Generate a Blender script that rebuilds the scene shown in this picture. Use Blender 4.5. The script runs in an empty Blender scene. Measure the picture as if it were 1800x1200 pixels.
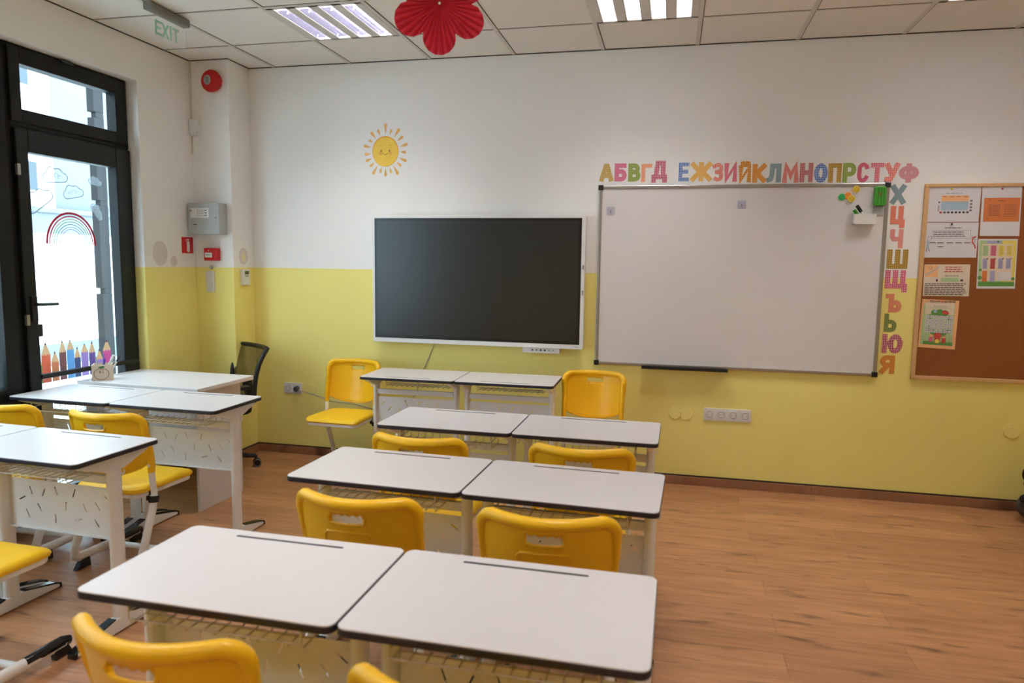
import bpy, bmesh, math, random
from mathutils import Vector, Matrix
random.seed(4)
PI = math.pi
SC = bpy.context.scene
COL = SC.collection

# ------------------------------------------------------------------ camera
cam_d = bpy.data.cameras.new('camera'); cam = bpy.data.objects.new('camera', cam_d); COL.objects.link(cam)
yaw, pitch, roll = 0.22155, -0.11044, 0.01366
cam_d.sensor_width = 36.0; cam_d.lens = 1233.9*36/1800
fw = Vector((-math.sin(yaw)*math.cos(pitch), math.cos(yaw)*math.cos(pitch), math.sin(pitch)))
rt = Vector((math.cos(yaw), math.sin(yaw), 0)); up = rt.cross(fw)
rt2 = math.cos(roll)*rt + math.sin(roll)*up; up2 = -math.sin(roll)*rt + math.cos(roll)*up
m3 = Matrix((rt2, up2, -fw)).transposed()
cam.matrix_world = Matrix.Translation((2.895, -4.804, 1.478)) @ m3.to_4x4()
cam_d.clip_start = 0.05
cam_d.dof.use_dof = True; cam_d.dof.focus_distance = 4.7; cam_d.dof.aperture_fstop = 3.2
SC.camera = cam
# ------------------------------------------------------------------ view + world
SC.view_settings.view_transform = 'Standard'; SC.view_settings.look = 'None'
SC.view_settings.gamma = 1; SC.view_settings.use_curve_mapping = False
SC.view_settings.exposure = 0.0
W = bpy.data.worlds.new('overcast sky'); SC.world = W; W.use_nodes = True
bgn = W.node_tree.nodes['Background']; bgn.inputs[0].default_value = (0.66, 0.84, 1.0, 1); bgn.inputs[1].default_value = 9.0
LAMP_POWER = 5.6         # watts for each of the four tubes of a ceiling fixture
LAMP_COLOR = (1.0, 0.965, 0.935)

# ------------------------------------------------------------------ materials
def srgb(r, g, b):
    f = lambda c: (c/255/12.92) if c/255 <= 0.04045 else ((c/255+0.055)/1.055)**2.4
    return (f(r), f(g), f(b), 1)
def nm(name):
    m = bpy.data.materials.new(name); m.use_nodes = True
    return m, m.node_tree, m.node_tree.nodes['Principled BSDF']
def mat(name, col, rough=0.5, metal=0.0, spec=0.5, noise=0.04, scale=30, bump=0.0, alpha=1.0, trans=0.0, coat=0.0):
    m, nt, b = nm(name)
    b.inputs['Roughness'].default_value = rough; b.inputs['Metallic'].default_value = metal
    b.inputs['Specular IOR Level'].default_value = spec; b.inputs['Alpha'].default_value = alpha
    b.inputs['Transmission Weight'].default_value = trans; b.inputs['Coat Weight'].default_value = coat
    tc = nt.nodes.new('ShaderNodeTexCoord'); n = nt.nodes.new('ShaderNodeTexNoise')
    n.inputs['Scale'].default_value = scale; n.inputs['Detail'].default_value = 3
    nt.links.new(tc.outputs['Object'], n.inputs['Vector'])
    mx = nt.nodes.new('ShaderNodeMix'); mx.data_type = 'RGBA'
    mx.inputs[6].default_value = tuple(c*(1-noise) for c in col[:3])+(1,)
    mx.inputs[7].default_value = tuple(min(1, c*(1+noise)) for c in col[:3])+(1,)
    nt.links.new(n.outputs['Fac'], mx.inputs[0]); nt.links.new(mx.outputs[2], b.inputs['Base Color'])
    if bump:
        bp = nt.nodes.new('ShaderNodeBump'); bp.inputs['Strength'].default_value = bump; bp.inputs['Distance'].default_value = 0.002
        nt.links.new(n.outputs['Fac'], bp.inputs['Height']); nt.links.new(bp.outputs[0], b.inputs['Normal'])
    return m
def math_node(nt, op, a, b=None, c=None):
    n = nt.nodes.new('ShaderNodeMath'); n.operation = op
    for i, v in enumerate((a, b, c)):
        if v is None: continue
        if isinstance(v, (int, float)): n.inputs[i].default_value = v
        else: nt.links.new(v, n.inputs[i])
    return n.outputs[0]
def pattern_mat(name, c1, c2, kind):
    m, nt, b = nm(name); b.inputs['Roughness'].default_value = 0.6
    tc = nt.nodes.new('ShaderNodeTexCoord'); s = nt.nodes.new('ShaderNodeSeparateXYZ'); nt.links.new(tc.outputs['Object'], s.inputs[0])
    F = {'gingham': 95, 'check': 80, 'dots': 90, 'stripe': 170}[kind]
    fx = math_node(nt, 'FRACT', math_node(nt, 'MULTIPLY', s.outputs[0], F)); fz = math_node(nt, 'FRACT', math_node(nt, 'MULTIPLY', s.outputs[2], F))
    if kind == 'stripe': k = math_node(nt, 'GREATER_THAN', fz, 0.6)
    elif kind in ('gingham', 'dots'): k = math_node(nt, 'MULTIPLY', math_node(nt, 'GREATER_THAN', fx, 0.5), math_node(nt, 'GREATER_THAN', fz, 0.5))
    else: k = math_node(nt, 'MULTIPLY', math_node(nt, 'ADD', math_node(nt, 'GREATER_THAN', fx, 0.5), math_node(nt, 'GREATER_THAN', fz, 0.5)), 0.5)
    mx = nt.nodes.new('ShaderNodeMix'); mx.data_type = 'RGBA'; mx.inputs[6].default_value = c1; mx.inputs[7].default_value = c2
    nt.links.new(k, mx.inputs[0]); nt.links.new(mx.outputs[2], b.inputs['Base Color'])
    return m
def wall_mat(name='two tone wall paint'):
    m, nt, b = nm(name); b.inputs['Roughness'].default_value = 0.62; b.inputs['Specular IOR Level'].default_value = 0.3
    g = nt.nodes.new('ShaderNodeNewGeometry'); s = nt.nodes.new('ShaderNodeSeparateXYZ'); nt.links.new(g.outputs['Position'], s.inputs[0])
    n = nt.nodes.new('ShaderNodeTexNoise'); n.inputs['Scale'].default_value = 1.7; nt.links.new(g.outputs['Position'], n.inputs['Vector'])
    n2 = nt.nodes.new('ShaderNodeTexNoise'); n2.inputs['Scale'].default_value = 160; nt.links.new(g.outputs['Position'], n2.inputs['Vector'])
    k = math_node(nt, 'GREATER_THAN', s.outputs[2], 1.422)
    mx = nt.nodes.new('ShaderNodeMix'); mx.data_type = 'RGBA'
    mx.inputs[6].default_value = srgb(249, 235, 140); mx.inputs[7].default_value = srgb(247, 245, 241)
    nt.links.new(k, mx.inputs[0])
    hs = nt.nodes.new('ShaderNodeHueSaturation'); nt.links.new(mx.outputs[2], hs.inputs['Color'])
    nt.links.new(math_node(nt, 'ADD', math_node(nt, 'MULTIPLY', n.outputs['Fac'], 0.06), 0.97), hs.inputs['Value'])
    nt.links.new(hs.outputs[0], b.inputs['Base Color'])
    bp = nt.nodes.new('ShaderNodeBump'); bp.inputs['Strength'].default_value = 0.08; bp.inputs['Distance'].default_value = 0.001
    nt.links.new(n2.outputs['Fac'], bp.inputs['Height']); nt.links.new(bp.outputs[0], b.inputs['Normal'])
    return m
def floor_mat(name, base1, base2, dark):
    m, nt, b = nm(name); b.inputs['Roughness'].default_value = 0.38; b.inputs['Specular IOR Level'].default_value = 0.45
    tc = nt.nodes.new('ShaderNodeTexCoord')
    br = nt.nodes.new('ShaderNodeTexBrick'); br.inputs['Scale'].default_value = 1
    br.inputs['Brick Width'].default_value = 1.28; br.inputs['Row Height'].default_value = 0.16
    br.inputs['Mortar Size'].default_value = 0.0007; br.offset = 0.37; br.inputs['Mortar Smooth'].default_value = 0.3
    br.inputs['Color1'].default_value = base1; br.inputs['Color2'].default_value = base2; br.inputs['Mortar'].default_value = dark
    nt.links.new(tc.outputs['Object'], br.inputs['Vector'])
    mp = nt.nodes.new('ShaderNodeMapping'); mp.inputs['Scale'].default_value = (1.3, 14, 1); nt.links.new(tc.outputs['Object'], mp.inputs[0])
    n = nt.nodes.new('ShaderNodeTexNoise'); n.inputs['Scale'].default_value = 2.2; n.inputs['Detail'].default_value = 8; n.inputs['Roughness'].default_value = 0.6; n.inputs['Distortion'].default_value = 0.5
    nt.links.new(mp.outputs[0], n.inputs['Vector'])
    mp2 = nt.nodes.new('ShaderNodeMapping'); mp2.inputs['Scale'].default_value = (2.6, 13, 1); nt.links.new(tc.outputs['Object'], mp2.inputs[0])
    n2 = nt.nodes.new('ShaderNodeTexNoise'); n2.inputs['Scale'].default_value = 1.6; n2.inputs['Detail'].default_value = 2; nt.links.new(mp2.outputs[0], n2.inputs['Vector'])
    rmp = nt.nodes.new('ShaderNodeMapRange'); rmp.inputs[1].default_value = 0.60; rmp.inputs[2].default_value = 0.74; nt.links.new(n2.outputs['Fac'], rmp.inputs[0])
    g1 = nt.nodes.new('ShaderNodeMix'); g1.data_type = 'RGBA'; g1.blend_type = 'MULTIPLY'; g1.inputs[0].default_value = 1
    cr = nt.nodes.new('ShaderNodeValToRGB'); cr.color_ramp.elements[0].position = 0.3; cr.color_ramp.elements[0].color = (0.70, 0.65, 0.60, 1); cr.color_ramp.elements[1].position = 0.68; cr.color_ramp.elements[1].color = (1.08, 1.06, 1.04, 1)
    nt.links.new(n.outputs['Fac'], cr.inputs[0]); nt.links.new(br.outputs['Color'], g1.inputs[6]); nt.links.new(cr.outputs[0], g1.inputs[7])
    g2 = nt.nodes.new('ShaderNodeMix'); g2.data_type = 'RGBA'; g2.inputs[7].default_value = dark
    nt.links.new(math_node(nt, 'MULTIPLY', rmp.outputs[0], 0.75), g2.inputs[0]); nt.links.new(g1.outputs[2], g2.inputs[6])
    nt.links.new(g2.outputs[2], b.inputs['Base Color'])
    return m
def glass_mat(name, tint=(0.93, 0.97, 0.97, 1)):
    m = bpy.data.materials.new(name); m.use_nodes = True; nt = m.node_tree
    nt.nodes.remove(nt.nodes['Principled BSDF']); out = nt.nodes['Material Output']
    t = nt.nodes.new('ShaderNodeBsdfTransparent'); t.inputs[0].default_value = tint
    g = nt.nodes.new('ShaderNodeBsdfGlossy'); g.inputs['Roughness'].default_value = 0.02
    fr = nt.nodes.new('ShaderNodeFresnel'); fr.inputs['IOR'].default_value = 1.45
    gn = nt.nodes.new('ShaderNodeNewGeometry'); fk = math_node(nt, 'MULTIPLY', fr.outputs[0], math_node(nt, 'SUBTRACT', 1.0, gn.outputs['Backfacing']))
    mx = nt.nodes.new('ShaderNodeMixShader'); nt.links.new(fk, mx.inputs[0]); nt.links.new(t.outputs[0], mx.inputs[1]); nt.links.new(g.outputs[0], mx.inputs[2])
    nt.links.new(mx.outputs[0], out.inputs[0]); return m
def film_mat(name, col, opac):
    m = bpy.data.materials.new(name); m.use_nodes = True; nt = m.node_tree
    b = nt.nodes['Principled BSDF']; b.inputs['Base Color'].default_value = col; b.inputs['Roughness'].default_value = 0.6
    out = nt.nodes['Material Output']
    tr = nt.nodes.new('ShaderNodeBsdfTranslucent'); tr.inputs[0].default_value = col
    m1 = nt.nodes.new('ShaderNodeMixShader'); m1.inputs[0].default_value = 0.30; nt.links.new(b.outputs[0], m1.inputs[1]); nt.links.new(tr.outputs[0], m1.inputs[2])
    t = nt.nodes.new('ShaderNodeBsdfTransparent')
    m2 = nt.nodes.new('ShaderNodeMixShader'); m2.inputs[0].default_value = opac; nt.links.new(t.outputs[0], m2.inputs[1]); nt.links.new(m1.outputs[0], m2.inputs[2])
    nt.links.new(m2.outputs[0], out.inputs[0]); return m
def emit_mat(name, col, s):
    m = bpy.data.materials.new(name); m.use_nodes = True; nt = m.node_tree
    nt.nodes.remove(nt.nodes['Principled BSDF']); e = nt.nodes.new('ShaderNodeEmission'); e.inputs[0].default_value = col; e.inputs[1].default_value = s
    nt.links.new(e.outputs[0], nt.nodes['Material Output'].inputs[0]); return m

M = {}
M['wall'] = wall_mat()
M['floor'] = floor_mat('oak laminate floor', srgb(190, 139, 97), srgb(170, 121, 83), srgb(92, 60, 36))
M['base'] = floor_mat('oak baseboard', srgb(160, 116, 86), srgb(152, 108, 78), srgb(70, 44, 28))
M['basetop'] = mat('dark baseboard strip', srgb(52, 30, 14), 0.7)  # thin dark line along the top of the baseboards
M['ceil'] = mat('mineral ceiling tile', srgb(238, 234, 226), 0.9, noise=0.03, scale=120, bump=0.1)
M['grid'] = mat('white ceiling grid', srgb(216, 210, 200), 0.5)
M['gridshade'] = mat('painted ceiling shadow gap', srgb(70, 66, 60), 0.8)
M['lampwhite'] = mat('lamp enamel', srgb(215, 212, 205), 0.4)
M['reflector'] = mat('brushed reflector', srgb(226, 225, 236), 0.15, 1.0)
M['tube'] = emit_mat('fluorescent tube', (0.93, 0.9, 1.0, 1), 9.0)
M['black'] = mat('black plastic', srgb(22, 22, 24), 0.45)
M['frame'] = mat('anthracite frame', srgb(9, 10, 11), 0.5, spec=0.3, noise=0.08)
M['frame2'] = mat('anthracite frame lighter profile', srgb(20, 24, 26), 0.45, spec=0.3)
M['glass'] = glass_mat('window glass')
M['darkpanel'] = mat('dark brown lower panel', srgb(34, 20, 17), 0.5)
M['white'] = mat('white plastic', srgb(232, 230, 226), 0.4)
M['greywhite'] = mat('light grey plastic', srgb(176, 180, 178), 0.45)
M['metalwhite'] = mat('white powder coated steel', srgb(240, 238, 234), 0.33, spec=0.5)
M['laminate'] = mat('white laminate desktop', srgb(219, 213, 210), 0.36, noise=0.015, scale=14)
M['edge'] = mat('dark blue black desktop edge', srgb(29, 29, 44), 0.4)
M['slot'] = mat('black pen groove', srgb(20, 20, 28), 0.5)
M['wire'] = mat('cream basket wire', srgb(222, 214, 196), 0.35)
M['capblack'] = mat('glossy black foot cap', srgb(16, 18, 24), 0.16)
M['yellow'] = mat('yellow chair plastic', srgb(246, 190, 18), 0.36, noise=0.03, spec=0.45)
M['seaty'] = mat('yellow seat plastic', srgb(248, 198, 22), 0.5, noise=0.03)
M['mesh'] = film_mat('dark olive mesh fabric', srgb(52, 48, 22), 0.72)
M['fabricblack'] = mat('black fabric', srgb(14, 14, 15), 0.9)
M['screen'] = mat('dark glass screen', srgb(26, 27, 25), 0.28, spec=0.6, noise=0.0)
M['bezel'] = mat('black screen border', srgb(10, 10, 10), 0.3)
M['tvframe'] = mat('white display frame', srgb(232, 231, 228), 0.35)
M['board'] = mat('white board surface', srgb(228, 223, 221), 0.33, noise=0.01, scale=6)
M['alu'] = mat('aluminium', srgb(176, 172, 166), 0.35, 0.85)
M['cork'] = mat('brown cork', srgb(140, 78, 28), 0.9, noise=0.16, scale=220, bump=0.3)
M['beech'] = mat('light wood frame', srgb(214, 170, 118), 0.5, noise=0.1, scale=18)
M['paper'] = mat('white paper', srgb(226, 222, 224), 0.7)
M['ink'] = mat('dark grey ink', srgb(70, 66, 72), 0.8)
M['inklight'] = mat('grey ink', srgb(128, 122, 124), 0.8)
M['red'] = mat('red plastic', srgb(196, 22, 26), 0.32)
M['redpaper'] = mat('crimson paper', srgb(228, 56, 80), 0.75, noise=0.05)
M['trunk'] = mat('white cable duct', srgb(214, 208, 196), 0.5)
M['stain'] = mat('grey wall smudge', srgb(226, 216, 213), 0.8)
M['stain2'] = mat('pale yellow smudge', srgb(238, 224, 176), 0.8)
M['covery'] = mat('painted over yellow cover', srgb(249, 235, 142), 0.5)
M['cable'] = mat('grey cable', srgb(150, 150, 130), 0.5)
M['woodbox'] = mat('pale plywood', srgb(224, 204, 178), 0.6, noise=0.05, scale=40)
M['green'] = mat('green plastic', srgb(58, 150, 30), 0.5)
M['outwhite'] = mat('white rendered facade', srgb(238, 240, 240), 0.9)
M['outgrey'] = mat('pale grey facade', srgb(124, 130, 133), 0.9)
M['stone'] = mat('grey rusticated stone', srgb(38, 38, 39), 0.9, noise=0.15, scale=6)
M['outglass'] = mat('blue grey window', srgb(62, 76, 84), 0.2)
M['pave'] = mat('pale paving', srgb(190, 190, 186), 0.9)
M['clearplate'] = film_mat('clear acrylic plate', (0.9, 0.92, 0.9, 1), 0.13)
M['exitgreen'] = mat('mint green letters', srgb(164, 216, 190), 0.6)
M['plush'] = mat('dark grey plush', srgb(70, 64, 58), 1.0, noise=0.25, scale=60, bump=1)
M['plushbrown'] = mat('dark brown plush', srgb(60, 38, 24), 1.0, noise=0.25, scale=60, bump=1)

# ------------------------------------------------------------------ mesh collector
class MB:
    def __init__(s): s.v = []; s.f = []; s.mi = []; s.cur = 0
    def add(s, vs, fs):
        o = len(s.v); s.v += [tuple(v) for v in vs]
        for f in fs: s.f.append([i+o for i in f]); s.mi.append(s.cur)
        return s
    def box(s, x0, x1, y0, y1, z0, z1, T=None):
        vs = [Vector((x, y, z)) for z in (z0, z1) for y in (y0, y1) for x in (x0, x1)]
        if T: vs = [T @ v for v in vs]
        return s.add(vs, [(0, 2, 3, 1), (4, 5, 7, 6), (0, 1, 5, 4), (2, 6, 7, 3), (0, 4, 6, 2), (1, 3, 7, 5)])
    def tube(s, pts, r, n=10, closed=False, ry=None, caps=True):
        pts = [Vector(p) for p in pts]; k = len(pts); rs = r if isinstance(r, (list, tuple)) else [r]*k
        rings = []; prev = None
        for i, p in enumerate(pts):
            a = pts[(i-1) % k] if (closed or i > 0) else p; b = pts[(i+1) % k] if (closed or i < k-1) else p
            t = (b-a).normalized()
            if prev is None:
                ref = Vector((0, 0, 1)) if abs(t.z) < 0.9 else Vector((0, 1, 0))
                u = t.cross(ref).normalized()
            else: u = (prev-t*prev.dot(t)).normalized()
            prev = u; w = t.cross(u)
            q = (ry if ry else 1.0)
            rings.append([p+u*math.cos(2*PI*j/n)*rs[i]+w*math.sin(2*PI*j/n)*rs[i]*q for j in range(n)])
        vs = [v for rg in rings for v in rg]; fs = []
        for i in range(k if closed else k-1):
            for j in range(n):
                a = i*n+j; b = i*n+(j+1) % n; c = ((i+1) % k)*n+(j+1) % n; d = ((i+1) % k)*n+j
                fs.append((a, b, c, d))
        if not closed and caps: fs += [tuple(range(n-1, -1, -1)), tuple((k-1)*n+j for j in range(n))]
        return s.add(vs, fs)
    def prism(s, poly, z0, z1, T=None):
        n = len(poly); vs = [Vector((p[0], p[1], z0)) for p in poly]+[Vector((p[0], p[1], z1)) for p in poly]
        if T: vs = [T @ v for v in vs]
        return s.add(vs, [tuple(range(n-1, -1, -1)), tuple(range(n, 2*n))]+[(i, (i+1) % n, n+(i+1) % n, n+i) for i in range(n)])
    def ellipsoid(s, c, r, nu=20, nv=12, T=None):
        vs = [Vector((c[0], c[1], c[2]-r[2]))]
        for i in range(1, nv):
            a = -PI/2+PI*i/nv
            for j in range(nu): vs.append(Vector((c[0]+r[0]*math.cos(a)*math.cos(2*PI*j/nu), c[1]+r[1]*math.cos(a)*math.sin(2*PI*j/nu), c[2]+r[2]*math.sin(a))))
        vs.append(Vector((c[0], c[1], c[2]+r[2])))
        if T: vs = [T @ v for v in vs]
        fs = [(0, 1+(j+1) % nu, 1+j) for j in range(nu)]
        for i in range(nv-2):
            for j in range(nu): fs.append((1+i*nu+j, 1+i*nu+(j+1) % nu, 1+(i+1)*nu+(j+1) % nu, 1+(i+1)*nu+j))
        L = len(vs)-1; fs += [(L, 1+(nv-2)*nu+j, 1+(nv-2)*nu+(j+1) % nu) for j in range(nu)]
        return s.add(vs, fs)
    def build(s, name, m, parent=None, bevel=0, smooth=False, seg=2):
        me = bpy.data.meshes.new(name); me.from_pydata(s.v, [], s.f)
        ms = m if isinstance(m, (list, tuple)) else [m]
        for x in ms: me.materials.append(M[x] if isinstance(x, str) else x)
        for p, k in zip(me.polygons, s.mi): p.material_index = k; p.use_smooth = smooth
        me.update()
        if smooth: 
            try: me.set_sharp_from_angle(angle=math.radians(40))
            except Exception: pass
        o = bpy.data.objects.new(name, me); COL.objects.link(o)
        if parent: o.parent = parent
        if bevel:
            b = o.modifiers.new('bevel', 'BEVEL'); b.width = bevel; b.segments = seg; b.limit_method = 'ANGLE'; b.angle_limit = math.radians(40)
        return o
def struct(o): o['kind'] = 'structure'; return o
def tag(o, label, cat, group=None):
    o['label'] = label; o['category'] = cat
    if group: o['group'] = group
    return o
def empty(name, loc, rz=0, label=None, cat=None, group=None):
    o = bpy.data.objects.new(name, None); COL.objects.link(o); o.empty_display_size = 0.1
    o.location = loc; o.rotation_euler = (0, 0, rz)
    if label: tag(o, label, cat, group)
    return o
def copy_tree(o, parent=None):
    c = o.copy(); COL.objects.link(c)
    if parent: c.parent = parent
    for ch in [x for x in COL.objects if x.parent == o]: copy_tree(ch, c)
    return c
def rrect(w, h, r, n=5, cx=0, cy=0):
    pts = []
    for qx, qy, a0 in ((1, 1, 0), (-1, 1, PI/2), (-1, -1, PI), (1, -1, 1.5*PI)):
        for i in range(n+1):
            a = a0+PI/2*i/n; pts.append((cx+qx*(w/2-r)+r*math.cos(a), cy+qy*(h/2-r)+r*math.sin(a)))
    return pts
def circle(r, n=28, cx=0, cy=0, ry=None): return [(cx+r*math.cos(2*PI*i/n), cy+(ry or r)*math.sin(2*PI*i/n)) for i in range(n)]
# (u,v) drawing plane -> wall planes.  depth goes out of the wall
def T_back(x, z, y=0.0): return Matrix(((1, 0, 0, x), (0, 0, -1, y), (0, 1, 0, z), (0, 0, 0, 1)))     # u->x v->z depth-> -y
def T_left(y, z, x): return Matrix(((0, 0, 1, x), (1, 0, 0, y), (0, 1, 0, z), (0, 0, 0, 1)))          # u->y v->z depth-> +x
def ribbon(mb, pts, t, T, d0=0.0, d1=0.0012):
    pts = [Vector((p[0], p[1])) for p in pts]; L = []; R_ = []
    loop = (pts[0]-pts[-1]).length < 1e-6
    for i, p in enumerate(pts):
        a = (p-pts[i-1]).normalized() if i else None; b = (pts[i+1]-p).normalized() if i < len(pts)-1 else None
        if loop and i == 0: a = (pts[0]-pts[-2]).normalized()
        if loop and i == len(pts)-1: b = (pts[1]-pts[0]).normalized()
        if a is None: a = b
        if b is None: b = a
        na = Vector((-a.y, a.x)); nb = Vector((-b.y, b.x)); n = (na+nb)
        n = n.normalized() if n.length > 1e-6 else na; k = 1/max(0.5, n.dot(na))
        L.append(p+n*t/2*k); R_.append(p-n*t/2*k)
    for i in range(len(pts)-1):
        q = [L[i], L[i+1], R_[i+1], R_[i]]
        vs = [T @ Vector((v.x, v.y, d)) for d in (d0, d1+i*2e-5) for v in q]
        mb.add(vs, [(3, 2, 1, 0), (4, 5, 6, 7), (0, 1, 5, 4), (1, 2, 6, 5), (2, 3, 7, 6), (3, 0, 4, 7)])

# ------------------------------------------------------------------ room shell
XL, XC, DC, H, A0 = -0.517, -0.208, 0.2535, 2.883, 0.5107
XR, YB = 5.75, -7.0
XM = -0.668
YO, YO2, ZH = -0.775, -4.7, 2.617     # window band in the left wall
LAMPS = [(k, j) for k in (1, 4, 7) for j in (0, 4, 8)]      # ceiling cells holding lamps
struct(MB().box(XL-0.33, XR+0.2, YB-0.2, 0.2, -0.12, 0).build('floor', 'floor'))
struct(MB().box(XM, XR+0.2, 0, 0.2, 0, H+0.15).build('wall_back', 'wall'))

w = MB(); w.box(XM, XL, YO, 0, 0, H+0.15); w.box(XM, XL, YO2, YO, ZH, H+0.15); w.box(XM, XL, YB, YO2, 0, H+0.15)
struct(w.build('wall_left', 'wall'))
w = MB(); w.box(-0.715, XM, YO-0.01, 0.2, 0, H+0.15); w.box(-0.715, XM, YO2, YO, ZH, H+0.15); w.box(-0.715, XM, YB, YO2, 0, H+0.15)
struct(w.build('wall_outside', 'outwhite'))
struct(MB().box(XR, XR+0.2, YB, 0, 0, H+0.15).build('wall_right', 'wall'))
struct(MB().box(XL-0.33, XR+0.2, YB-0.2, YB, 0, H+0.15).build('wall_front', 'wall'))
struct(MB().box(XL, XC, -DC, 0, 0, H).build('wall_column', 'wall', bevel=0.004))
# ceiling of 0.6 m tiles with openings where the lamps sit
cm = MB(); xs = [XL]+[0.6*k for k in range(0, 10)]+[XR]; ys = [0]+[-A0-0.6*j for j in range(0, 11)]+[YB]
for i in range(len(xs)-1):
    for j in range(len(ys)-1):
        if (i-1, j-1) in LAMPS: continue
        cm.box(xs[i], xs[i+1], ys[j+1], ys[j], H, H+0.02)
struct(cm.build('ceiling', 'ceil'))
struct(MB().box(XL-0.33, XR+0.2, YB-0.2, 0.2, H+0.15, H+0.25).build('ceiling_slab', 'ceil'))
g = MB()
for x in xs[1:-1]: g.box(x-0.012, x+0.012, YB, 0, H-0.004, H)
for y in ys[1:-1]: g.box(XL, XR, y-0.0055, y+0.0055, H-0.0035, H)
struct(g.build('trim_1', 'grid'))
g = MB()
for x in xs[1:-1]: g.box(x+0.012, x+0.0165, YB, 0, H-0.0015, H)
for y in ys[1:-1]: g.box(XL, XR, y-0.010, y-0.0055, H-0.0015, H)
g.box(XL, XR, -0.008, 0, H-0.005, H); g.box(XL, XL+0.008, YB, 0, H-0.005, H); g.box(XL, XC+0.006, -DC-0.006, -DC, H-0.005, H); g.box(XC, XC+0.006, -DC, 0, H-0.005, H)
struct(g.build('trim_2', 'gridshade'))  # dark strips paint the shadow gaps along the grid bars and ceiling edge
# baseboards
def baseboard(name, x0, x1, y0, y1): 
    struct(MB().box(x0, x1, y0, y1, 0, 0.058).build(name, 'base', bevel=0.003))
baseboard('baseboard_back', XC, XR, -0.016, 0); baseboard('baseboard_right', XR-0.016, XR, YB, -0.016)
baseboard('baseboard_left', XL, XL+0.016, YO, -DC); baseboard('baseboard_column', XL, XC+0.016, -DC-0.016, -DC)
baseboard('baseboard_column_side', XC, XC+0.016, -DC, -0.016)
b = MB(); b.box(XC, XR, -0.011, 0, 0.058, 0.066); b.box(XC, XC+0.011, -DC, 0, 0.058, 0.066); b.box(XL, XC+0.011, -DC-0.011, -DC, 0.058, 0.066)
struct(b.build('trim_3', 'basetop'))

# ------------------------------------------------------------------ windows and glazed door (left wall)
XF = -0.60                # room side face of the frames
def rectframe(mb, y0, y1, z0, z1, wl, wr, wb, wt, x0, x1):
    mb.box(x0, x1, y0, y0+wl, z0, z1); mb.box(x0, x1, y1-wr, y1, z0, z1)
    mb.box(x0, x1, y0+wl, y1-wr, z0, z0+wb); mb.box(x0, x1, y0+wl, y1-wr, z1-wt, z1)
# transom window over the door
t = struct(empty('window_1', (XF, -1.21, 2.19)))
def local(o): return Matrix.Translation(-Vector(o.location))
def fin(mb, name, m, parent, **k):
    T = local(parent); mb.v = [tuple(T @ Vector(v)) for v in mb.v]; return mb.build(name, m, parent, **k)
f = MB(); rectframe(f, -1.655, -0.777, 2.185, 2.617, 0.03, 0.03, 0.03, 0.03, -0.66, XF); fin(f, 'frame', 'frame', t, bevel=0.003)
f = MB(); rectframe(f, -1.63, -0.80, 2.205, 2.60, 0.068, 0.09, 0.072, 0.085, -0.655, XF+0.018); fin(f, 'sash', 'frame', t, bevel=0.004)
f = MB(); f.box(-0.64, -0.634, -1.575, -0.88, 2.27, 2.52); fin(f, 'pane', 'glass', t)
f = MB(); f.box(XF, XF+0.035, -1.30, -1.22, 2.592, 2.608); fin(f, 'latch', 'black', t, bevel=0.003)
# glazed door
d = struct(empty('door_1', (XF, -1.2, 0)))
f = MB(); rectframe(f, -1.66, -0.777, 0.0, 2.19, 0.045, 0.03, 0.03, 0.02, -0.66, XF-0.005); fin(f, 'frame', 'frame', d, bevel=0.003)
f = MB(); rectframe(f, -1.615, -0.785, 0.02, 2.175, 0.075, 0.125, 0.1, 0.125, -0.65, XF+0.02); fin(f, 'leaf', 'frame2', d, bevel=0.006)
f = MB(); f.box(-0.641, -0.635, -1.56, -0.89, 0.10, 2.07); fin(f, 'pane', 'glass', d)
f = MB(); f.box(XF+0.0, XF+0.028, -1.545, -0.80, 0.787, 0.815); fin(f, 'push_bar', 'black', d, bevel=0.004)
f = MB(); f.tube([(XF+0.02, -1.565, 1.215), (XF+0.065, -1.565, 1.215), (XF+0.07, -1.55, 1.215), (XF+0.07, -1.455, 1.213)], 0.009, 8); f.box(XF+0.02, XF+0.03, -1.585, -1.55, 1.12, 1.26); fin(f, 'handle', 'black', d)
for z in (1.95, 1.13): f = MB(); f.box(XF+0.012, XF+0.03, -1.622, -1.602, z-0.03, z+0.03); fin(f, 'hinge', 'alu', d, bevel=0.003)
f = MB(); f.box(-0.66, XF+0.015, -1.54, -1.51, 1.03, 1.10); fin(f, 'latch', 'black', d, bevel=0.004)
# two large windows further along, with dark panels below the sill
for i, (y0, y1) in enumerate(((-3.20, -1.66), (-4.70, -3.20))):
    t = struct(empty('window_%d' % (i+2), (XF, (y0+y1)/2, 0.0)))
    f = MB(); rectframe(f, y0, y1, 0.69, 2.617, 0.085, 0.085, 0.07, 0.10, -0.66, XF+0.012); f.box(-0.66, XF, (y0+y1)/2-0.045, (y0+y1)/2+0.045, 0.76, 2.517); fin(f, 'frame', 'frame', t, bevel=0.004)
    f = MB(); f.box(-0.64, -0.634, y0+0.07, y1-0.07, 0.74, 2.53); fin(f, 'pane', 'glass', t)
    f = MB(); f.box(-0.68, XF-0.01, y0, y1, 0, 0.69); fin(f, 'lower_panel', 'darkpanel', t, bevel=0.003)

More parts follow.
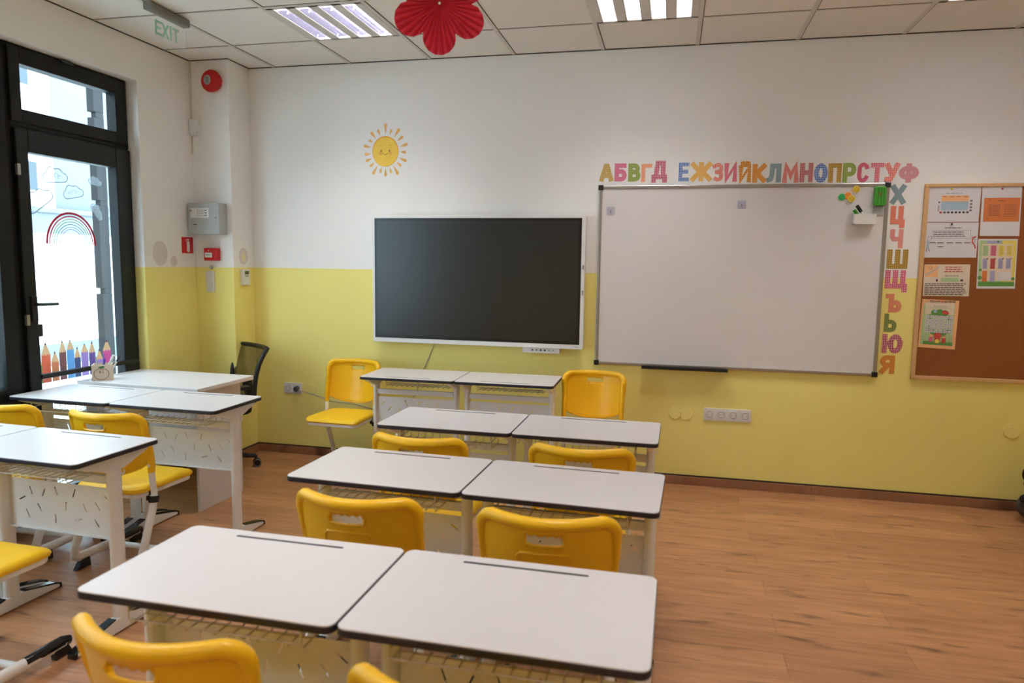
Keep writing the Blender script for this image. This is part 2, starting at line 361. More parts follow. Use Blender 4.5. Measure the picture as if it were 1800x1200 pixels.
# ------------------------------------------------------------------ outside
struct(MB().box(-16, XL-0.33, -18, 14, -0.3, -0.12).build('ground_outside', 'pave'))
o = empty('neighbour_building', (-6, 0, -0.12), 0, 'overexposed white building with small windows seen through the glazed door', 'building')
f = MB(); f.box(-6.6, -6.0, -9, 3.95, 2.19, 4.2); f.box(-6.6, -6.0, -9, 3.27, 2.19, 5.2); f.box(-6.55, -6.02, -9, 8, -0.12, 2.19)
fin(f, 'facade', 'outwhite', o)
f = MB(); f.box(-6.9, -6.25, 3.95, 8, 2.19, 4.25); fin(f, 'recessed_facade', 'outgrey', o)
f = MB(); f.box(-6.55, -5.93, -9, 8, 2.12, 2.19); fin(f, 'ledge', 'outgrey', o, bevel=0.01)
f = MB(); f.box(-6.3, -5.985, -9, 8, 1.83, 2.12); fin(f, 'ledge_band', 'outgrey', o)
f = MB(); f.box(-6.3, -5.97, -9, 8, -0.12, 0.20); fin(f, 'plinth_band', 'outgrey', o)
for y0, y1, z0, z1 in ((3.43, 3.60, 3.86, 4.12), (3.40, 3.66, 2.42, 2.82), (0.6, 1.4, 2.6, 3.5)):
    f = MB(); f.box(-6.1, -5.99, y0, y1, z0, z1); wn = fin(f, 'window', 'outglass', o)
    f = MB(); f.box(-6.0, -5.96, y0-0.04, y1+0.05, z0-0.05, z0); fin(f, 'window_sill', 'outwhite', o)
o = empty('stone_pier', (-4.1, 2.7, -0.12), 0, 'dark grey stone pier with horizontal grooves outside the glazed door', 'pier')
f = MB(); z = -0.12
for zt in (1.03, 2.12, 3.19, 4.3):
    f.box(-4.17, -4.07, 2.677, 2.834, z, zt); f.box(-4.145, -4.072, 2.712, 2.832, zt, zt+0.07); z = zt+0.07
fin(f, 'blocks', 'stone', o, bevel=0.006)

# ------------------------------------------------------------------ ceiling lamps
def lamp(k, j, label):
    x0 = 0.6*k; y1 = -A0-0.6*j; cx = x0+0.3; cy = y1-0.3
    L = empty('ceiling_lamp', (cx, cy, H), 0, label, 'ceiling lamp', 'louvred ceiling lamps')
    f = MB(); op = 0.062; xsn = [-0.288]; cs = [-0.207, -0.069, 0.069, 0.207]
    for c in cs: xsn += [c-op/2-0.008, c+op/2+0.008]
    xsn.append(0.288)
    for i in range(0, len(xsn), 2): f.box(xsn[i], xsn[i+1], -0.288, 0.288, -0.006, 0.002)
    for s in (-1, 1): f.box(-0.288, 0.288, s*0.28-0.012, s*0.28+0.012, -0.006, 0.002)
    f.build('frame', 'lampwhite', L, bevel=0.0015)
    MB().box(-0.292, 0.292, -0.292, 0.292, 0.088, 0.095).box(-0.298, -0.292, -0.292, 0.292, 0.0, 0.095).box(0.292, 0.298, -0.292, 0.292, 0.0, 0.095).box(-0.292, 0.292, -0.298, -0.292, 0, 0.095).box(-0.292, 0.292, 0.292, 0.298, 0, 0.095).build('housing', 'lampwhite', L)
    for c in cs:
        f = MB()
        for s in (-1, 1):
            prof = [(c+s*(op/2+0.008), -0.004), (c+s*(op/2+0.005), 0.02), (c+s*(op/2-0.002), 0.045), (c+s*(op/2-0.014), 0.07)]
            for a, b_ in zip(prof[:-1], prof[1:]): f.add([(a[0], -0.268, a[1]), (a[0], 0.268, a[1]), (b_[0], 0.268, b_[1]), (b_[0], -0.268, b_[1])], [(0, 1, 2, 3)])
        for q in range(9):
            y = -0.24+q*0.06; f.add([(c-op/2-0.006, y, -0.003), (c+op/2+0.006, y, -0.003), (c+op/2-0.006, y, 0.047), (c-op/2+0.006, y, 0.047)], [(0, 1, 2, 3)])
        lv = f.build('louvre', 'reflector', L)
        MB().tube([(c, -0.262, 0.062), (c, 0.262, 0.062)], 0.008, 8).build('tube', 'tube', L, smooth=True)
        ld = bpy.data.lights.new('tube_light', 'AREA'); ld.shape = 'RECTANGLE'; ld.size = 0.024; ld.size_y = 0.52; ld.energy = LAMP_POWER; ld.color = LAMP_COLOR
        lo = bpy.data.objects.new('tube_light', ld); COL.objects.link(lo); lo.parent = L; lo.location = (c, 0, 0.052)
    return L
place = {0: 'nearest the board wall', 4: 'in the middle of the room', 8: 'at the back of the room'}
side = {1: 'the one left of the red paper flower', 4: 'the one right of the red paper flower', 7: 'the rightmost one, cut by the picture edge'}
for k, j in LAMPS:
    lamp(k, j, 'square louvred ceiling lamp %s, %s' % (place[j], side[k]) if j == 0 else 'square louvred ceiling lamp %s, %s column' % (place[j], {1: 'left', 4: 'middle', 7: 'right'}[k]))

# ------------------------------------------------------------------ school desk
def plate_with_holes(name, m, outer, holes, thick, parent, T):
    cu = bpy.data.curves.new(name, 'CURVE'); cu.dimensions = '2D'; cu.fill_mode = 'BOTH'; cu.extrude = thick/2
    for poly in [outer]+holes:
        sp = cu.splines.new('POLY'); sp.points.add(len(poly)-1)
        for i, p in enumerate(poly): sp.points[i].co = (p[0], p[1], 0, 1)
        sp.use_cyclic_u = True
    co = bpy.data.objects.new(name+'_tmp', cu); COL.objects.link(co)
    dg = bpy.context.evaluated_depsgraph_get(); me = bpy.data.meshes.new_from_object(co.evaluated_get(dg))
    COL.objects.unlink(co); bpy.data.objects.remove(co); bpy.data.curves.remove(cu)
    me.transform(T); me.name = name; me.materials.clear(); me.materials.append(M[m])
    o = bpy.data.objects.new(name, me); COL.objects.link(o); o.parent = parent; return o
DW, DD, DZ = 0.638, 0.415, 0.735
def make_desk():
    D = empty('school_desk', (0, 0, 0))
    f = MB(); f.prism(rrect(DW-0.003, DD-0.003, 0.023), DZ-0.004, DZ)
    top = f.build('desktop', 'laminate', D, bevel=0.001, seg=1)
    MB().prism(rrect(DW, DD, 0.025), DZ-0.020, DZ-0.0028).build('edge_board', 'edge', D, bevel=0.003)
    MB().prism(rrect(0.315, 0.0095, 0.0046, cy=DD/2-0.041), DZ-0.003, DZ+0.0004).build('pen_groove', 'slot', D)
    for s in (-1, 1):
        x = s*(DW/2-0.037)
        f = MB(); f.tube([(x, 0, 0.045), (x, 0, 0.66)], 0.019, 16, ry=1.75)
        f.v = [(v[0], v[1], v[2]) for v in f.v]
        f.tube([(x, 0, 0.4), (x, 0, 0.712)], 0.0165, 16, ry=1.75)
        lg = f.build('leg', 'metalwhite', D, smooth=True)
        # bracket under the top, flaring to both sides
        f = MB(); pr = [(-0.165, 0.713), (0.165, 0.713), (0.165, 0.702), (0.04, 0.655), (-0.04, 0.655), (-0.165, 0.702)]
        Tm = Matrix(((0, 0, 1, x-0.014), (1, 0, 0, 0), (0, 1, 0, 0), (0, 0, 0, 1)))
        f.prism(pr, 0, 0.028, Tm); f.build('top_bracket', 'metalwhite', lg, bevel=0.003)
        f = MB(); pr = [(-0.225, 0.004), (0.215, 0.004), (0.215, 0.018), (0.185, 0.028), (0.045, 0.062), (-0.045, 0.062), (-0.195, 0.028), (-0.225, 0.018)]
        Tm = Matrix(((0, 0, 1, x-0.018), (1, 0, 0, 0), (0, 1, 0, 0), (0, 0, 0, 1)))
        f.prism(pr, 0, 0.036, Tm); ft = f.build('foot', 'metalwhite', lg, bevel=0.006)
        for q, a, b_ in ((1, 0.04, 0.22), (-1, 0.04, 0.23)):
            f = MB(); pr = [(q*a, 0.060), (q*a, 0.066), (q*(b_-0.03), 0.034), (q*b_, 0.022), (q*(b_+0.002), 0.0), (q*(b_-0.012), 0.0), (q*(b_-0.012), 0.02), (q*(b_-0.035), 0.027)]
            if q < 0: pr = pr[::-1]
            Tm = Matrix(((0, 0, 1, x-0.0195), (1, 0, 0, 0), (0, 1, 0, 0), (0, 0, 0, 1)))
            f.prism(pr, 0, 0.039, Tm); f.build('foot_cap', 'capblack', lg, bevel=0.003)
        # little black bag hook on the outside
        f = MB(); f.tube([(x+s*0.018, 0.02, 0.64), (x+s*0.027, 0.02, 0.634), (x+s*0.031, 0.02, 0.645), (x+s*0.031, 0.02, 0.656)], 0.003, 6); f.build('bag_hook', 'metalwhite', D)
    x1 = DW/2-0.053
    MB().box(-x1, x1, 0.004, 0.022, 0.592, 0.626).build('rail', 'metalwhite', D, bevel=0.002)
    dash = [(285, 655, -70), (372, 670, 65), (458, 655, -70), (578, 665, 70), (795, 697, -38), (222, 718, 27), (340, 785, -58), (520, 765, 86), (645, 770, -68), (730, 755, -55), (255, 835, -65), (445, 862, 90), (600, 862, 15), (720, 882, -55), (818, 880, 66)]
    holes = []
    for px, py, a in dash:
        u = (px-140)/700; v = 1-(py-(560+0.086*(px-140)))/370; cx = -x1+u*2*x1; cz = 0.368+v*0.205; a = math.radians(a)
        c, s_ = math.cos(a), math.sin(a); l, h = 0.0190, 0.0027
        holes.append([(cx+c*p-s_*q, cz+s_*p+c*q) for p, q in ((-l, -h), (l, -h), (l, h), (-l, h))])
    T = Matrix(((1, 0, 0, 0), (0, 0, -1, 0.012), (0, 1, 0, 0), (0, 0, 0, 1)))
    pn = plate_with_holes('modesty_panel', 'metalwhite', [(-x1, 0.368), (x1, 0.368), (x1, 0.573), (-x1, 0.573)], holes, 0.0016, D, T)
    f = MB(); f.box(-x1, x1, 0.0, 0.013, 0.3665, 0.3695)
    for sx in (-1, 1):
        for z in (0.39, 0.555): f.tube([(sx*(x1-0.02), 0.008, z), (sx*(x1-0.02), 0.0135, z)], 0.004, 8)
    f.build('panel_lip', 'metalwhite', D)
    # wire basket under the top, open towards the pupil
    f = MB(); bx = DW/2-0.10; r = 0.0019
    zt, zb, y0, y1 = 0.708, 0.642, -0.155, -0.012
    for i in range(13):
        x = -bx+i*2*bx/12; f.tube([(x, y0, zb+0.012), (x, y0+0.006, zb), (x, y1, zb), (x, y1, zt-0.02 if i % 12 else zt)], r, 5)
    for y, z in ((y0, zb+0.012), (y0+0.05, zb), (y0+0.10, zb), (y1, zb+0.022), (y1, zt-0.02)): f.tube([(-bx, y, z), (bx, y, z)], r*1.25, 5)
    for s in (-1, 1): f.tube([(s*bx, y0, zt), (s*bx, y0, zb+0.012)], r*1.3, 5); f.tube([(s*bx, y0, zb+0.03), (s*bx, y1, zb+0.03)], r*1.2, 5)
    f.build('basket', 'wire', D)
    return D

# ------------------------------------------------------------------ yellow school chair
def make_chair():
    C = empty('school_chair', (0, 0, 0))
    # seat: rounded pad with a soft front edge
    def seatpoly(o, w=0.386, w2=0.36):
        pts = []
        for (x, y, r, a0) in ((w/2, 0.19, 0.05, 0), (-w/2, 0.19, 0.05, PI/2), (-w2/2, -0.19, 0.06, PI), (w2/2, -0.19, 0.06, 1.5*PI)):
            sx = 1 if x > 0 else -1; sy = 1 if y > 0 else -1
            for i in range(7):
                a = a0+PI/2*i/6; pts.append((x-sx*(r+o)+ (r)*math.cos(a), y-sy*(r+o)+r*math.sin(a)))
        return pts
    f = MB(); zs = [(0.0, 0.400), (-0.003, 0.408), (-0.002, 0.420), (0.006, 0.428), (0.022, 0.431), (0.06, 0.4275), (0.10, 0.4255)]
    rings = [[(x, y, z-(0.012*max(0, (y-0.12)/0.07)**2 if z > 0.415 else 0)) for x, y in seatpoly(o)] for o, z in zs]; n = len(rings[0])
    vs = [v for rg in rings for v in rg]; fs = [(i*n+j, i*n+(j+1) % n, (i+1)*n+(j+1) % n, (i+1)*n+j) for i in range(len(rings)-1) for j in range(n)]
    fs += [tuple(range(n-1, -1, -1)), tuple((len(rings)-1)*n+j for j in range(n))]
    f.add(vs, fs); f.build('seat', 'seaty', C, smooth=True)
    f = MB(); f.prism(seatpoly(0.006), 0.376, 0.401); f.build('seat_pan', 'metalwhite', C, bevel=0.006)
    # side frames of oval tube
    for s in (-1, 1):
        x = s*0.187
        up_ = [(x, -0.124, 0.63), (x, -0.114, 0.58), (x, -0.107, 0.50), (x, -0.104, 0.44), (x, -0.096, 0.39), (x, -0.098, 0.34)]
        MB().tube(up_, 0.0115, 12, ry=1.55).build('back_tube', 'metalwhite', C, smooth=True)
        lo_ = [(x, -0.098, 0.375), (x, -0.112, 0.31), (x, -0.165, 0.17), (x, -0.195, 0.10), (x, -0.195, 0.072), (x, -0.175, 0.060), (x, -0.13, 0.057), (x, 0.06, 0.052), (x, 0.20, 0.050)]
        lg = MB().tube(lo_, 0.0155, 12, ry=1.45).build('leg', 'metalwhite', C, smooth=True)
        MB().tube([(x, -0.097, 0.372), (x, -0.1025, 0.342)], 0.0195, 12, ry=1.4).box(x-0.01-s*0.02, x+0.01-s*0.02, -0.115, -0.085, 0.35, 0.40).build('clamp', 'black', C, bevel=0.002)
        MB().tube([(x, 0.04, 0.056), (x, 0.19, 0.055), (x, 0.225, 0.046)], [0.016, 0.017, 0.013], 12, ry=1.35).build('foot_sleeve', 'capblack', lg, smooth=True)
        for y in (-0.15, 0.185):
            f = MB(); Tm = Matrix(((0, 0, 1, x-0.013), (1, 0, 0, y), (0, 1, 0, 0), (0, 0, 0, 1)))
            f.prism([(-0.05, 0.0), (0.035, 0.0), (0.03, 0.05), (-0.015, 0.045)] if y < 0 else [(-0.03, 0.0), (0.045, 0.0), (0.02, 0.05), (-0.035, 0.05)], 0, 0.026, Tm)
            f.build('glide', 'black', lg, bevel=0.003)
    MB().tube([(-0.187, 0.02, 0.055), (0.187, 0.02, 0.055)], 0.014, 12).build('crossbar', 'metalwhite', C, smooth=True)
    # backrest shell
    zb, zt, HW = 0.535, 0.765, 0.195
    us = [-1, -0.97, -0.9, -0.8, -0.68, -0.54, -0.42, -0.34, -0.29, -0.265, -0.24, -0.18, -0.12, -0.06, 0, 0.06, 0.12, 0.18, 0.24, 0.265, 0.29, 0.34, 0.42, 0.54, 0.68, 0.8, 0.9, 0.97, 1]
    ts = [0, 0.04, 0.12, 0.24, 0.36, 0.48, 0.58, 0.66, 0.72, 0.745, 0.765, 0.82, 0.865, 0.885, 0.93, 0.955, 0.975, 0.988, 0.996, 1.0]
    def P(u, t):
        r = 0.045; zlo = zb-0.056*(1-abs(u)**2.2)+0.012*max(0, abs(u)-0.85)/0.15; zhi = zt
        z = zlo+(zhi-zlo)*t; hw = HW*(1-0.02*(1-t)); x = u*hw
        if z > zt-r:
            k = (z-(zt-r))/r; hw2 = hw-r+r*math.sqrt(max(0, 1-k*k*0.97)); x = u*hw2
        y = -0.104-0.052*((z-0.53)/0.235)-0.086*(1-(x/HW)**2)-0.006*math.sin(PI*t)
        return (x, y, z)
    nu, nt_ = len(us), len(ts); V = [P(u, t) for t in ts for u in us]
    hu0, hu1, ht0, ht1 = us.index(-0.265), us.index(0.265), ts.index(0.765), ts.index(0.885)
    V = [list(v) for v in V]
    for i in range(hu0, hu1+1):
        k = i-hu0
        V[ht1*nu+i][2] += (0.003 if k % 2 else -0.003) if 0 < k < hu1-hu0 else -0.006
        if k in (0, hu1-hu0): V[ht0*nu+i][2] += 0.006
    F = [(j*nu+i, j*nu+i+1, (j+1)*nu+i+1, (j+1)*nu+i) for j in range(nt_-1) for i in range(nu-1) if not (hu0 <= i < hu1 and ht0 <= j < ht1)]
    f = MB().add(V, F); bk = f.build('backrest', 'yellow', C, smooth=True)
    sd = bk.modifiers.new('thickness', 'SOLIDIFY'); sd.thickness = 0.010; sd.offset = 0
    # rolled rim, raised bands on the rear face
    rim = [P(-1, t) for t in ts[::1]]+[P(u, 1) for u in us[1:-1]]+[P(1, t) for t in ts[::-1]]
    low = [P(u, 0) for u in us[::-1]][1:-1]
    f = MB(); rp = [Vector(p) for p in rim]; rr_ = [0.0110+0.0075*min(1, max(0, (p.z-0.60)/0.12)) for p in rp]
    f.tube(rp, rr_, 10); f.tube([Vector(p) for p in [P(1, 0)]+low+[P(-1, 0)]], 0.0062, 8)
    f.build('backrest_rim', 'yellow', bk, smooth=True)
    def onback(x, z, d=0.0): 
        t = (z-zb)/(zt-zb); return (x, -0.104-0.052*((z-0.53)/0.235)-0.086*(1-(x/HW)**2)-0.006*math.sin(PI*max(0, min(1, t)))-0.005-d, z)
    f = MB()
    q = [(-0.078, 0.565), (-0.078, 0.662), (-0.068, 0.673), (-0.035, 0.676), (0, 0.677), (0.035, 0.676), (0.068, 0.673), (0.078, 0.662), (0.078, 0.565), (0.068, 0.556), (0, 0.553), (-0.068, 0.556), (-0.078, 0.565)]
    f.tube([onback(x, z) for x, z in q], 0.0042, 8)
    f.tube([onback(x, z, -0.001) for x, z in [(-0.060, 0.723), (-0.054, 0.704), (-0.03, 0.7015), (0, 0.701), (0.03, 0.7015), (0.054, 0.704), (0.060, 0.723)]], 0.0052, 8)
    f.build('raised_moulding', 'yellow', bk, smooth=True)
    for s in (-1, 1):
        x = s*0.187; MB().tube([(x, -0.143, 0.715), (x, -0.132, 0.66), (x, -0.114, 0.58), (x, -0.106, 0.525), (x, -0.107, 0.488)], [0.0145, 0.0155, 0.0155, 0.0145, 0.0135], 12, ry=1.4).build('tube_sleeve', 'yellow', bk, smooth=True)
    return C

desk0 = make_desk(); chair0 = make_chair(); usedd = [False, False]
def put(proto, i, x, y, rz, label, group, cat):
    o = copy_tree(proto) if usedd[i] else proto; usedd[i] = True
    o.location = (x, y, 0); o.rotation_euler = (0, 0, rz); return tag(o, label, cat, group)
DLAB = 'white school desk with dark edging, '
def pair(cx, cy, a, la, lb, flip=False, gap=0.642):
    for s, l in ((-1, la), (1, lb)):
        x = cx+s*gap/2*math.cos(a); y = cy+s*gap/2*math.sin(a)
        put(desk0, 0, x, y, a+(PI if flip else 0), DLAB+l, 'white two-by-two school desks', 'desk')
pair(2.248, -3.350, -0.010, 'left desk of the pair nearest the camera', 'right desk of the pair nearest the camera')
pair(2.254, -2.476, -0.036, 'left desk of the second pair from the camera', 'right desk of the second pair from the camera')
pair(2.230, -1.645, -0.013, 'left desk of the third pair, below the display desks', 'right desk of the third pair, below the whiteboard')
pair(1.570, -0.405, 0.010, 'left desk against the wall under the display', 'right desk against the wall under the display', True)
pair(0.085, -1.588, -0.020, 'left desk of the pair touching the teacher desk', 'right desk of the pair touching the teacher desk')
pair(0.193, -2.510, -0.050, 'at the left picture edge, only a corner in view', 'right desk of the second row on the left side')
CLAB = 'yellow plastic school chair, '
def chair(x, y, a, l): put(chair0, 1, x, y, a, CLAB+l, 'yellow school chairs', 'chair')
chair(1.985, -2.715, -0.02, 'back to the camera, behind the nearest left desk')
chair(2.570, -2.725, 0.03, 'back to the camera, behind the nearest right desk')
chair(1.915, -1.982, -0.04, 'only its top rim showing behind the second left desk')
chair(2.575, -1.97, 0.0, 'back showing behind the second right desk')
chair(1.960, -3.535, -0.05, 'large rim at the bottom left picture edge')
chair(2.565, -3.555, 0.0, 'only one rim corner at the bottom picture edge')
chair(0.712, -0.40, PI-0.05, 'facing the camera beside the socket, left of the display desks')
chair(2.425, -0.42, PI, 'facing the camera below the whiteboard corner, right of the display desks')
chair(0.375, -1.95, -0.02, 'turned to the right desk that touches the teacher desk')
chair(-0.245, -1.93, 0.02, 'at the left picture edge near the glazed door')
chair(0.535, -2.94, -0.03, 'seat at the left picture edge, at the second row desk')

# ------------------------------------------------------------------ teacher desk
t = empty('teacher_desk', (-0.155, -1.045, 0), -0.035, 'large plain white teacher desk in front of the glazed door and column', 'desk')
MB().prism(rrect(0.865, 0.53, 0.012), 0.712, 0.737).build('desktop', 'laminate', t, bevel=0.002)
for s in (-1, 1): MB().box(s*0.395-0.009, s*0.395+0.009, -0.245, 0.16, 0.0, 0.712).build('end_panel', 'laminate', t, bevel=0.001)
MB().box(-0.385, 0.385, -0.150, -0.132, 0.28, 0.712).build('modesty_panel', 'laminate', t, bevel=0.001)
MB().box(-0.385, -0.02, -0.225, -0.155, 0.672, 0.711).build('shadow_gap_strip', 'greywhite', t, bevel=0.001)  # grey strip drawn in for the shadow gap under the desktop
# pen box
bx = empty('pen_box', (-0.495, -1.195, 0.737), 0.62, 'small pale plywood pen box with an apple drawing, on the teacher desk corner', 'pen holder')
f = MB(); s_ = 0.052; f.box(-s_, s_, -s_, -s_+0.005, 0, 0.095); f.box(-s_, s_, s_-0.005, s_, 0, 0.095); f.box(-s_, -s_+0.005, -s_+0.005, s_-0.005, 0, 0.095); f.box(s_-0.005, s_, -s_+0.005, s_-0.005, 0, 0.095); f.box(-s_+0.005, s_-0.005, -s_+0.005, s_-0.005, 0, 0.005)
f.build('box', 'woodbox', bx)
M['apple'] = mat('brown drawing line', srgb(120, 74, 78), 0.7); M['leafg'] = mat('green leaf print', srgb(60, 120, 70), 0.7)
TF = Matrix(((1, 0, 0, 0), (0, 0, -1, -s_), (0, 1, 0, 0.045), (0, 0, 0, 1)))
f = MB(); pts = []
for i in range(33):
    a = PI/2+2*PI*i/32; r = 0.036*(1-0.18*max(0, math.cos(a-PI/2))**6); pts.append((r*1.1*math.cos(a), r*math.sin(a)-0.004))
ribbon(f, pts, 0.0028, TF); ribbon(f, [(-0.012, 0.012), (-0.002, 0.012)], 0.002, TF); ribbon(f, [(-0.012, 0.004), (-0.002, 0.004)], 0.002, TF); ribbon(f, [(-0.009, 0.0), (-0.008, 0.016)], 0.002, TF); ribbon(f, [(-0.005, 0.0), (-0.004, 0.016)], 0.002, TF); ribbon(f, [(0.004, 0.012), (0.008, 0.016), (0.008, -0.001)], 0.0025, TF)
f.build('apple_drawing', 'apple', bx)
f = MB(); f.prism([(0, 0.028), (0.014, 0.032), (0.02, 0.042), (0.006, 0.044), (-0.012, 0.04), (-0.016, 0.032)], 0, 0.0008, TF); f.build('leaf_drawing', 'leafg', bx)
def pen(x, y, dx, dy, L, r, col, name, label, cat, tipcol=None):
    o = empty(name, (-0.495+x, -1.195+y, 0.744), 0, label, cat, 'pens in the plywood box')
    v = Vector((dx, dy, 1)).normalized(); MB().tube([(0, 0, 0), v*L], r, 8).build('barrel', col, o, smooth=True)
    MB().tube([v*(L-0.03), v*L*1.01], r*1.15, 8).build('cap', tipcol or col, o, smooth=True)
M['penblue'] = mat('blue ink pen', srgb(60, 70, 170), 0.4); M['penviolet'] = mat('violet pen', srgb(130, 110, 190), 0.4); M['pensteel'] = mat('pale pen', srgb(190, 200, 205), 0.3)
pen(0.0, 0.0, 0.50, 0.10, 0.16, 0.007, 'white', 'marker_pen', 'thick white marker leaning right in the plywood pen box', 'pen')
pen(0.02, 0.01, 0.62, 0.12, 0.155, 0.006, 'white', 'marker_pen', 'marker with a dark cap leaning furthest right in the pen box', 'pen', 'black')
pen(-0.01, 0.01, 0.10, 0.0, 0.15, 0.0035, 'penviolet', 'pencil', 'thin violet pencil standing in the plywood pen box', 'pencil')
pen(-0.02, -0.01, -0.12, 0.0, 0.135, 0.0035, 'pensteel', 'ballpoint_pen', 'pale pen leaning left in the plywood pen box', 'pen')
pen(0.01, -0.01, 0.06, 0.1, 0.12, 0.004, 'penblue', 'ballpoint_pen', 'short blue pen in the middle of the plywood pen box', 'pen')

# ------------------------------------------------------------------ office chair
o = empty('office_chair', (-0.205, -0.55, 0), math.radians(-122)-PI/2, 'black office swivel chair with a see-through mesh back behind the teacher desk', 'office chair')
f = MB(); f.prism(rrect(0.46, 0.44, 0.12, 8), 0.41, 0.47); f.build('seat', 'fabricblack', o, bevel=0.02, seg=3)
def bp(u, t):   # backrest plane: u -1..1, t 0..1
    z = 0.49+0.37*t; return ((0.175+0.035*t)*u, -0.20-0.02*math.cos(PI*t)-0.13*t*t-0.03*(1-u*u), z)
ring = [bp(-1, i/10) for i in range(11)]+[bp(u/5, 1) for u in range(-4, 5)]+[bp(1, 1-i/10) for i in range(11)]+[bp(-u/5, 0) for u in range(-4, 5)]
MB().tube(ring, 0.016, 10, closed=True).build('backrest_frame', 'black', o, smooth=True)
V = [bp(-1+i/6, j/8) for j in range(9) for i in range(13)]; f = MB().add(V, [(j*13+i, j*13+i+1, (j+1)*13+i+1, (j+1)*13+i) for j in range(8) for i in range(12)]); f.build('backrest_mesh', 'mesh', o, smooth=True)
MB().tube([(0, -0.25, 0.62), (0, -0.27, 0.50), (0, -0.20, 0.41), (0, -0.05, 0.39)], 0.02, 8, ry=1.8).build('back_bracket', 'black', o, smooth=True)
for s in (-1, 1):
    MB().tube([(s*0.20, -0.02, 0.40), (s*0.265, -0.03, 0.42), (s*0.275, -0.05, 0.52), (s*0.27, -0.06, 0.60)], 0.016, 8, ry=1.5).box(s*0.27-0.032, s*0.27+0.032, -0.14, 0.12, 0.60, 0.625).build('armrest', 'black', o, bevel=0.006)
MB().tube([(0, 0, 0.08), (0, 0, 0.41)], 0.024, 14).build('gas_lift', 'black', o, smooth=True)
for k in range(5):
    a = 2*PI*k/5+0.55; cx, cy = math.cos(a), math.sin(a)
    lg = MB().tube([(0, 0, 0.10), (cx*0.14, cy*0.14, 0.098), (cx*0.275, cy*0.275, 0.078)], [0.024, 0.02, 0.015], 8).tube([(cx*0.275, cy*0.275, 0.085), (cx*0.275, cy*0.275, 0.045)], 0.011, 8).build('base_arm', 'black', o, smooth=True)
    f = MB(); tx, ty = -cy, cx
    for s in (-1, 1): f.tube([(cx*0.283+tx*s*0.006, cy*0.283+ty*s*0.006, 0.029), (cx*0.283+tx*s*0.024, cy*0.283+ty*s*0.024, 0.029)], 0.029, 16)
    cs = f.build('caster', 'black', lg, bevel=0.003)
    f = MB()
    for s in (-1, 1): f.tube([Vector((cx*0.283+tx*s*0.0245, cy*0.283+ty*s*0.0245, 0.029))+Vector((cx*0.024*math.cos(q), cy*0.024*math.cos(q), 0.024*math.sin(q))) for q in [2*PI*i/16 for i in range(16)]], 0.0018, 5, closed=True)
    f.build('caster_ring', 'alu', lg)

# ------------------------------------------------------------------ interactive display
o = empty('interactive_display', (1.562, 0, 0.905), 0, 'large dark interactive display with a white frame on the wall', 'display')
x0, x1, z0, z1 = 0.800, 2.325, 0.904, 1.807; zz = lambda v: v-0.905
f = MB(); f.prism(rrect(x1-x0, z1-z0, 0.012, cx=(x0+x1)/2-1.562, cy=zz((z0+z1)/2)), 0.03, 0.088, T_back(0, 0)); f.build('frame', 'tvframe', o, bevel=0.003)
f = MB(); f.box(-0.5, 0.5, -0.03, 0, 0.2, 0.7); f.build('wall_mount', 'black', o)
f = MB(); f.prism([(0.818-1.562, zz(0.936)), (2.300-1.562, zz(0.936)), (2.300-1.562, zz(1.786)), (0.818-1.562, zz(1.786))], 0.088, 0.0895, T_back(0, 0)); f.build('screen_border', 'bezel', o)
f = MB(); f.prism([(0.836-1.562, zz(0.957)), (2.280-1.562, zz(0.957)), (2.280-1.562, zz(1.768)), (0.836-1.562, zz(1.768))], 0.0893, 0.0902, T_back(0, 0)); f.build('screen', 'screen', o)
f = MB(); f.box(2.305-1.562, 2.323-1.562, -0.094, -0.088, zz(1.27), zz(1.48)); ps = f.build('pen_holder', 'tvframe', o, bevel=0.002)
for z in (1.29, 1.46): f = MB(); f.box(2.309-1.562, 2.321-1.562, -0.099, -0.094, zz(z)-0.015, zz(z)+0.015); f.build('pen_clip', 'alu', ps, bevel=0.002)
f = MB(); f.box(1.905-1.562, 2.165-1.562, -0.075, -0.03, zz(0.868), zz(0.9045)); pb = f.build('port_box', 'tvframe', o, bevel=0.003)
for i, (w_, h_) in enumerate(((0.014, 0.008), (0.014, 0.007), (0.012, 0.011), (0.012, 0.011), (0.011, 0.005), (0.009, 0.003))):
    xx = 1.975+i*0.029-1.562; f = MB(); f.box(xx-w_/2, xx+w_/2, -0.0765, -0.0745, zz(0.888)-h_/2, zz(0.888)+h_/2); f.build('port', 'bezel', pb)
f = MB(); f.box(2.265-1.562, 2.295-1.562, -0.0888, -0.0878, zz(0.918), zz(0.9205)); f.build('maker_mark', 'inklight', o)
c = MB().tube([(1.25, -0.03, 0.91), (1.235, -0.012, 0.88), (1.20, -0.006, 0.80), (1.16, -0.006, 0.71), (1.10, -0.012, 0.52), (1.03, -0.02, 0.43)], 0.0028, 6).build('power_cable', 'cable', smooth=True); tag(c, 'thin cable hanging down the yellow wall from the display', 'cable')
c = MB().tube([(0.150, -0.028, 0.508), (0.19, -0.05, 0.50), (0.28, -0.03, 0.475), (0.43, -0.02, 0.428), (0.60, -0.02, 0.420), (0.76, -0.02, 0.388), (0.95, -0.022, 0.40), (1.03, -0.02, 0.428)], 0.0035, 6).build('extension_cable', 'cable', smooth=True); tag(c, 'grey cable running from the wall socket behind the left chair', 'cable')
c = MB()
for q in range(3): c.tube([(1.03+0.055*math.cos(a)+0.006*q, -0.03-0.004*q+0.008*math.sin(a), 0.445+0.018*math.sin(a)+0.004*q) for a in [2*PI*i/18 for i in range(18)]], 0.004, 5, closed=True)
c = c.build('cable_coil', 'ink', smooth=True); tag(c, 'small bundle of dark cable behind the left display desk', 'cable')

